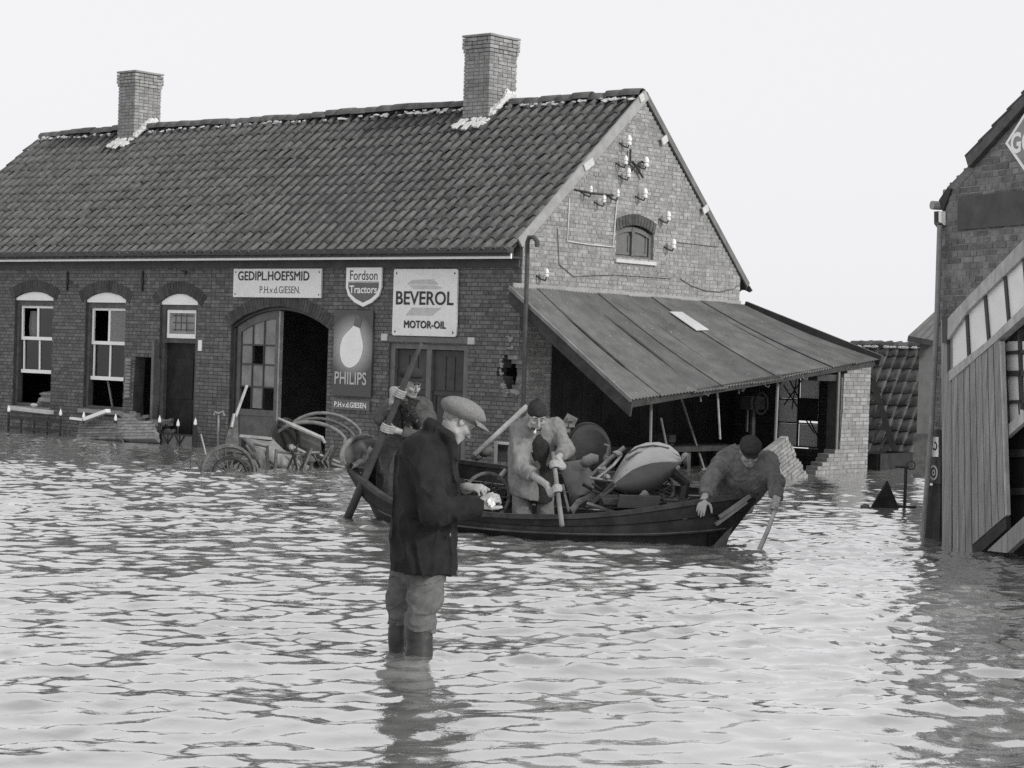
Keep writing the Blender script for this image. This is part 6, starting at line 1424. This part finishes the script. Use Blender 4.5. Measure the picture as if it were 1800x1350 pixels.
# ---- the man wading in front
def man_front():
    D0 = 11.61; q = J(D0); base = onz(733, 1155)
    t = thing("person", base, "man in tweed flat cap and long black coat wading in rubber boots, looking down", "person")
    Xv, Yv = HR, HF
    hd = q(805, 741, .03); Fd = HR * .70 + HF * .36 - ZZ * .62; Ud = ZZ * .78 + HR * .55 + HF * .28
    f = Field(); g, A = head(f, hd, Fd, Ud, .93, neck=q(774, 788, .03))
    shn, shf, hip = q(742, 800, -.16), q(752, 800, .2), q(742, 985, .02)
    f.loft([(q(742, 1000, .02), .13, .15), (q(748, 900, .02), .125, .15), (q(752, 820, .02), .125, .18), (q(762, 778, .02), .06, .09)], Xv, Yv, .04)
    eln, wrn = q(764, 903, -.27), q(838, 887, -.13); elf, wrf = q(778, 880, .28), q(820, 858, .07)
    f.cone(shn, eln, .05, .042, .03); f.cone(eln, wrn, .042, .03, .02); f.cone(shf, elf, .05, .042, .03); f.cone(elf, wrf, .042, .03, .02)
    kn, kf = q(750, 1062, -.12), q(704, 1062, .14)
    f.cone(q(752, 985, -.08), kn, .085, .06, .03); f.cone(kn, q(736, 1215, -.12), .05, .035, .02); f.cone(q(722, 985, .1), kf, .085, .06, .03); f.cone(kf, q(704, 1215, .14), .045, .032, .02)
    open_hand(f, wrn + HR * .012, q(866, 872, -.12) - q(838, 887, -.13), -HF * .75 + ZZ * .6, side=1, curl=.55, s=1.0, thumb=.5, pinch=.35)
    open_hand(f, wrf, q(842, 857, .02) - q(820, 858, .07), ZZ * .85 - HF * .45, side=-1, curl=.7, s=1.0, thumb=.5, pinch=.4)
    body = field_obj("body", f, .0046, M_SKIN, t); eyes(body, g, A, .93)
    # hair at the nape
    h = Field(); h.ell(g(0, -.030, .02), A, (.072, .076, .05), .01); h.ell(g(0, -.042, -.02), A, (.052, .052, .04), .02); h.ell(g(0, .065, -.02), A, (.11, .085, .2), .01, '-'); field_obj("hair", h, .006, mat("grey_hair", .2, .3, 60, .8, .4, 200), t, noise=.004, nfreq=60)
    flat_cap("cap", t, q(816, 722, .02), HR * .86 + HF * .30 - ZZ * .40, ZZ * .88 + HR * .42 + HF * .1, M_TWEED, L=.130, Wd=.108, H=.064, noise=.002, cut=.086, front=.42)
    c = Field()
    rows = [(1003, 690, 801, .255, .02), (985, 682, 803, .255, .02), (960, 685, 801, .24, .02), (920, 691, 801, .235, .02), (880, 694, 802, .23, .02), (840, 694, 805, .225, .02), (805, 697, 802, .22, .03), (782, 708, 799, .19, .03), (766, 727, 795, .135, .03), (752, 748, 786, .085, .03)]
    c.loft(coat_secs(q, rows, 0), Xv, Yv, .02)
    c.cone(q(735, 792, -.13), eln, .085, .072, .04); c.sleeve(eln, wrn + (wrn - eln) * .02, .072, .055, .03)
    c.cone(q(755, 795, .2), elf, .082, .07, .04); c.sleeve(elf, wrf - (wrf - elf) * .1, .07, .056, .03)
    c.cone(q(757, 748, -.05), q(786, 768, -.08), .03, .03, .02); c.cone(q(757, 748, .1), q(790, 770, .12), .03, .03, .02); c.cone(q(786, 768, -.08), q(797, 800, -.05), .03, .03, .02); c.cone(q(788, 768, .1), q(797, 800, .08), .03, .03, .02)
    c.ell(g(.0, -.01, -.03), A, (.064, .075, .09), .01, '-'); c.cone(g(0, 0, -.03), g(0, .06, -.16), .06, .05, .01, '-')
    coat = field_obj("coat", c, .0075, M_COAT, t, noise=.018, nfreq=11, fold=.8, zf=.45)
    m = MB(); m.ell(q(791, 940, -.16), HR * .006, HF * .012, ZZ * .012, 8, 5); m.build("button", M_STEEL, coat)
    m = MB(); m.prism([q(722, 898, -.235), q(768, 902, -.23), q(766, 914, -.235), q(721, 910, -.24)], HF * .02); m.build("pocket_flap", M_COAT, coat)
    p = Field()
    p.cone(q(752, 1003, -.07), q(747, 1052, -.11), .102, .092, .03); p.cone(q(747, 1050, -.12), q(740, 1086, -.12), .092, .083, .03); p.sleeve(q(740, 1080, -.12), q(737, 1108, -.12), .084, .083, .02)
    p.cone(q(715, 1000, .1), q(706, 1050, .14), .085, .078, .03); p.cone(q(706, 1050, .14), q(703, 1080, .14), .076, .07, .03); p.sleeve(q(703, 1076, .14), q(703, 1096, .14), .07, .069, .02); p.cone(q(735, 980, .02), q(735, 1000, .02), .11, .11, .04)
    field_obj("trousers", p, .0072, M_TROU, t, noise=.014, nfreq=13, fold=.8, seed=4, zf=1.9)
    b = Field()
    b.sleeve(q(736, 1215, -.12), q(737, 1101, -.12), .070, .079, .01); b.sleeve(q(704, 1215, .14), q(703, 1090, .14), .060, .066, .01)
    field_obj("boots", b, .007, M_RUBBER, t, noise=.008, nfreq=14, seed=2, fold=.5, zf=1.6)
    m = MB(); a0 = q(864, 878, -.17); m.grid([[a0 + HR * (.009 * i - .018 + .006 * math.sin(j * 1.9) + random.uniform(-.004, .004)) + ZZ * (.012 * j - .038 + .008 * math.sin(i * 1.7) + random.uniform(-.005, .005)) + HF * random.uniform(0, .008) for j in range(5)] for i in range(5)], HF * .002)
    o = m.build("cigarette_paper", M_PAPER, None, smooth=False); c0 = np.mean([v.co for v in o.data.vertices], axis=0)
    for v in o.data.vertices: v.co -= Vector(c0)
    o.location = tuple(c0); tag(o, "crumpled white paper pinched between the wading man's fingers", "paper")
man_front()

def pole(name, label, pts, rad, mt):
    t = own(name, mt, label, "pole", lambda m: m.tube(pts, rad, 9), smooth=True)
    return t
# ---- poling man at the stern
def man_pole():
    D0 = 20.9; q = J(D0)
    top, bot = at(741, 604, 20.35), at(607, 920, 20.75)
    pts = [top + HR * .0, at(733, 622, 20.37), at(722, 648, 20.4)] + [at(741 + (613 - 741) * s_, 604 + (908 - 604) * s_, 20.35 + .4 * s_) for s_ in (.3, .5, .8)] + [bot]
    pole("boat_pole", "long dark boat pole gripped by the man at the stern", pts, [.018, .022, .028, .034, .036, .042, .044], mat("pole_wood", .06, .3, 8, .7, .2, 60))
    t = thing("person", q(712, 880) * V(1, 1, 0) + V(0, 0, .08), "man in dark cap and patterned scarf at the stern, gripping the long pole", "person")
    X, Y = HR, HF; hd = q(723, 677, -.10); Fd = HR * .60 - HF * .70 - ZZ * .28; Ud = ZZ + HR * .15 - HF * .25
    f = Field(); g, A = head(f, hd, Fd, Ud, 1.0, neck=q(717, 718, .05))
    f.loft([(q(700, 850, 0), .15, .11), (q(706, 790, 0), .16, .11), (q(712, 735, .02), .17, .11), (q(716, 708, .02), .07, .07)], X, Y, .04)
    f.cone(q(690, 850), q(688, 905), .08, .07); f.cone(q(715, 850), q(718, 905), .08, .07)
    P1 = at(704, 692, 20.47); P2_ = at(678.5, 752, 20.55); ax = unit(bot - top)
    e1, w1_ = q(672, 735, -.25), at(690, 706, 20.5); e2, w2_ = q(742, 772, -.25), at(697, 757, 20.6)
    f.cone(q(684, 715), e1, .05, .045); f.cone(e1, w1_, .042, .03); f.cone(q(750, 718), e2, .05, .045); f.cone(e2, w2_, .042, .03)
    fist(f, P1, ax, w1_, .03, 1, 1.12); fist(f, P2_, ax, w2_, .033, 1, 1.12)
    body = field_obj("body", f, .0062, M_SKIN, t); eyes(body, g, A)
    h = Field(); h.ell(g(0, -.03, .03), A, (.081, .085, .08), .01); h.ell(g(0, .07, -.02), A, (.12, .09, .2), .01, '-'); field_obj("hair", h, .008, M_HAIR, t)
    flat_cap("cap", t, q(722, 657, -.09), Fd + ZZ * .12, ZZ + HR * .1 - HF * .2, M_DCAP, L=.13, Wd=.12, H=.06, vox=.008)
    c = Field()
    rows = [(885, 662, 738, .2, 0), (830, 662, 748, .2, 0), (785, 665, 760, .2, 0), (755, 664, 766, .2, 0), (725, 670, 766, .19, .02), (708, 680, 758, .16, .02), (696, 698, 744, .12, .02)]
    c.loft(coat_secs(q, rows, 0), X, Y, .03)
    c.cone(q(686, 716, -.02), e1, .085, .075, .04); c.sleeve(e1, w1_ - (w1_ - e1) * .05, .075, .055, .03); c.cone(q(748, 718, -.02), e2, .09, .075, .04); c.sleeve(e2, w2_ + (e2 - w2_) * .25, .072, .055, .03)
    c.ell(g(0, .0, -.03), A, (.062, .08, .1), .01, '-'); c.cone(g(0, .03, -.06), q(716, 728, -.25), .05, .04, .02, '-')
    field_obj("coat", c, .0095, M_BROWNC, t, noise=.018, nfreq=9, fold=.6, seed=3)
    s = Field(); s.cone(q(705, 709, -.1), q(716, 716, -.2), .045, .045, .03); s.cone(q(716, 716, -.2), q(732, 708, -.1), .045, .04, .03); s.cone(q(718, 714, -.2), q(726, 735, -.24), .055, .05, .03); s.cone(q(724, 730, -.24), q(741, 752, -.23), .04, .03, .02); s.cone(q(714, 716, -.2), q(716, 762, -.22), .06, .06, .03)
    field_obj("scarf", s, .008, M_SCARF, t, noise=.008, nfreq=26, seed=5)
    l = Field(); l.cone(q(686, 850), q(684, 912), .1, .09); l.cone(q(716, 850), q(718, 912), .1, .09); field_obj("trousers", l, .012, M_BROWNC, t, noise=.01, nfreq=10)
man_pole()

# ---- man in the pale coat amidships
def man_mid():
    D0 = 19.75; q = J(D0)
    t = thing("person", q(940, 905) * V(1, 1, 0) + V(0, 0, .08), "bending man in pale work coat and dark pointed cap, holding a punting stick", "person")
    X, Y = HR, HF; hd = q(943, 733, -.20); Fd = HR * .20 - HF * .80 - ZZ * .42; Ud = ZZ * .9 - HF * .38 + HR * .1
    f = Field(); g, A = head(f, hd, Fd, Ud, 1.05, neck=q(945, 772, .0))
    f.loft([(q(936, 875, .1), .15, .11), (q(940, 830, .1), .16, .12), (q(944, 780, .02), .17, .12), (q(946, 752, -.02), .08, .08)], X, Y, .04)
    ptop, pbot = at(969, 772, 19.38), at(988, 924, 18.78); ax = unit(pbot - ptop)
    on_ = lambda y: ptop + (pbot - ptop) * ((y - 772) / (924 - 772))
    h1, h2 = on_(863), on_(820)
    e1, w1_ = q(917, 822, -.25), h1 + (at(952, 852, 19.25) - at(974, 863, 19.1)) * .85
    e2, w2_ = q(996, 790, -.2), h2 + ZZ * .07 + HR * .03 + HF * .07
    f.cone(q(912, 752), e1, .055, .048); f.cone(e1, w1_, .044, .031); f.cone(q(976, 748), e2, .055, .046); f.cone(e2, w2_, .042, .03)
    f.cone(q(920, 870, .1), q(918, 925, .1), .08, .06); f.cone(q(958, 870, .1), q(960, 925, .1), .08, .06)
    fist(f, h1, ax, w1_, .026, 1, 1.08); fist(f, h2, ax, w2_, .026, 1, 1.08)
    body = field_obj("body", f, .0062, M_SKIN, t); eyes(body, g, A, 1.05)
    b = Field(); b.ell(g(0, .05, -.085), A, (.05, .045, .05), .02); b.ell(g(0, .105, -.066), A, (.028, .02, .012), .01, '-'); b.ell(g(0, .0, .04), A, (.2, .2, .085), .01, '-'); field_obj("beard", b, .006, M_HAIR, t, noise=.004, nfreq=50)
    k = Field(); k.ell(g(0, -.012, .06), A, (.096, .115, .07), .02); k.ell(g(0, -.02, .10), A, (.08, .09, .05), .03); k.cone(g(0, -.02, .12), g(.0, -.03, .175), .05, .014, .04); k.ell(g(0, .02, -.025), A, (.13, .17, .06), .01, '-'); field_obj("cap", k, .007, M_DCAP, t, noise=.005, nfreq=24)
    m = MB(); m.tube([g(.012, .092, -.066), g(.03, .13, -.085), g(.034, .15, -.085)], .006, 6); m.ell(g(.036, .152, -.075), A[0] * .014, A[1] * .014, A[2] * .018, 8, 6); m.build("pipe", M_PAPER, t, smooth=True)
    c = Field()
    rows = [(872, 897, 962, .19, .08), (850, 893, 968, .19, .08), (820, 894, 978, .19, .08), (790, 895, 986, .19, .06), (765, 902, 988, .18, .03), (748, 910, 984, .15, .0), (736, 924, 974, .1, -.02)]
    c.loft(coat_secs(q, rows, 0), X, Y, .03)
    c.cone(q(913, 754), e1, .088, .08, .04); c.sleeve(e1, e1 + (w1_ - e1) * .45, .08, .066, .03); c.cone(q(977, 750), e2, .085, .075, .04); c.sleeve(e2, e2 + (w2_ - e2) * .75, .075, .06, .02)
    c.ell(g(0, .0, -.03), A, (.066, .09, .1), .01, '-'); c.cone(q(950, 768, -.24), q(955, 875, -.18), .045, .055, .015, '-')
    field_obj("coat", c, .0085, M_LCOAT, t, noise=.014, nfreq=11, fold=.6, seed=8)
    v = Field(); v.loft([(q(950, 880, .06), .12, .15), (q(950, 820, .05), .14, .165), (q(948, 775, .0), .15, .16), (q(948, 755, -.04), .08, .11)], X, Y, .03); field_obj("vest", v, .01, M_DCAP, t, noise=.008, nfreq=14)
    l = Field(); l.cone(q(919, 855, .06), q(917, 915, .06), .100, .09, .03); l.cone(q(958, 855, .1), q(960, 915, .1), .095, .085, .03); l.ell(q(938, 850, .09), (X, Y, ZZ), (.18, .16, .12), .04); field_obj("trousers", l, .0085, M_LCOAT, t, noise=.012, nfreq=11, fold=.5, seed=9)
    pole("punting_stick", "grey wooden stick held upright over the near gunwale by the pale-coated man", [on_(796), on_(825), on_(870), pbot], [.018, .021, .022, .024], M_WOOD)
man_mid()

# ---- man leaning over the bow
def man_bow():
    D0 = 19.25; q = J(D0)
    t = thing("person", q(1300, 872) * V(1, 1, 0) + V(0, 0, .1), "man in grey jacket leaning over the bow with head bowed, prodding with a stick", "person")
    X, Y = HR, HF; hd = q(1318, 795, -.25); Fd = HR * .02 - HF * .68 - ZZ * .66; Ud = ZZ * .72 - HF * .62
    f = Field(); g, A = head(f, hd, Fd, Ud, 1.02, neck=q(1314, 806, .02))
    f.loft([(q(1296, 895, .22), .15, .11), (q(1300, 860, .15), .17, .12), (q(1308, 820, .05), .18, .13), (q(1312, 800, 0), .08, .09)], X, Y, .04)
    e1, w1_ = q(1247, 848, -.2), at(1238, 878, 18.86); e2, w2_ = q(1364, 848, -.15), at(1364, 880, 18.95)
    f.cone(q(1270, 808), e1, .055, .048); f.cone(e1, w1_, .043, .031); f.cone(q(1350, 808), e2, .055, .048); f.cone(e2, w2_, .043, .031)
    open_hand(f, w1_ + ZZ * .01, (at(1232, 897, 18.78) - at(1238, 878, 18.86)) + HR * .0, -HF * .7 + ZZ * .4 - HR * .1, side=-1, curl=.32, spread=.25, s=1.15, thumb=.9)
    stop, sbot = at(1367, 882, 18.9), at(1328, 982, 18.75); ax = unit(sbot - stop); hc = stop + (sbot - stop) * .08
    fist(f, hc, ax, w2_ + HF * .03 + HR * .01, .022, 1, 1.12)
    f.cone(q(1268, 880, .3), q(1256, 896, .5), .07, .06); f.cone(q(1288, 878, .3), q(1270, 894, .6), .07, .06)
    body = field_obj("body", f, .0062, M_SKIN, t); eyes(body, g, A, 1.02)
    h = Field(); h.ell(g(0, -.02, .04), A, (.081, .09, .075), .01); h.ell(g(0, .07, -.03), A, (.12, .09, .2), .01, '-'); field_obj("hair", h, .008, M_HAIR, t)
    k = Field(); k.ell(g(0, -.01, .085), A, (.105, .118, .062), .02); k.ell(g(0, -.01, .055), A, (.088, .103, .05), .02); k.ell(g(0, .085, .052), A, (.07, .055, .010), .012); k.ell(g(0, -.01, -.02), A, (.086, .1, .055), .008, '-'); field_obj("cap", k, .007, M_DCAP, t, noise=.005, nfreq=22)
    c = Field()
    rows = [(886, 1262, 1312, .17, .2), (868, 1258, 1334, .19, .15), (842, 1258, 1352, .2, .08), (818, 1262, 1358, .2, .03), (803, 1270, 1352, .18, .02), (792, 1286, 1340, .13, .04)]
    c.loft(coat_secs(q, rows, 0), X, Y, .03)
    c.cone(q(1272, 810), e1, .092, .072, .04); c.sleeve(e1, e1 + (w1_ - e1) * .78, .072, .056, .03); c.cone(q(1350, 810), e2, .09, .072, .04); c.sleeve(e2, e2 + (w2_ - e2) * .85, .072, .056, .03)
    c.ell(g(0, .02, -.03), A, (.075, .1, .13), .01, '-'); c.cone(q(1288, 797, .02), q(1300, 806, -.12), .028, .028, .02); c.cone(q(1340, 798, .02), q(1326, 806, -.12), .028, .028, .02)
    field_obj("jacket", c, .0085, M_GCOAT, t, noise=.017, nfreq=19, fold=.9, seed=12)
    l = Field(); l.cone(q(1268, 880, .25), q(1256, 898, .5), .10, .09, .03); l.cone(q(1288, 878, .25), q(1270, 896, .6), .10, .09, .03); field_obj("trousers", l, .012, M_GCOAT, t)
    pole("probing_stick", "short pale stick in the bow man's fist reaching down into the water", [stop - (sbot - stop) * .08, (stop + sbot) / 2 + HR * .012, sbot], [.02, .021, .024], M_PALEW)
man_bow()
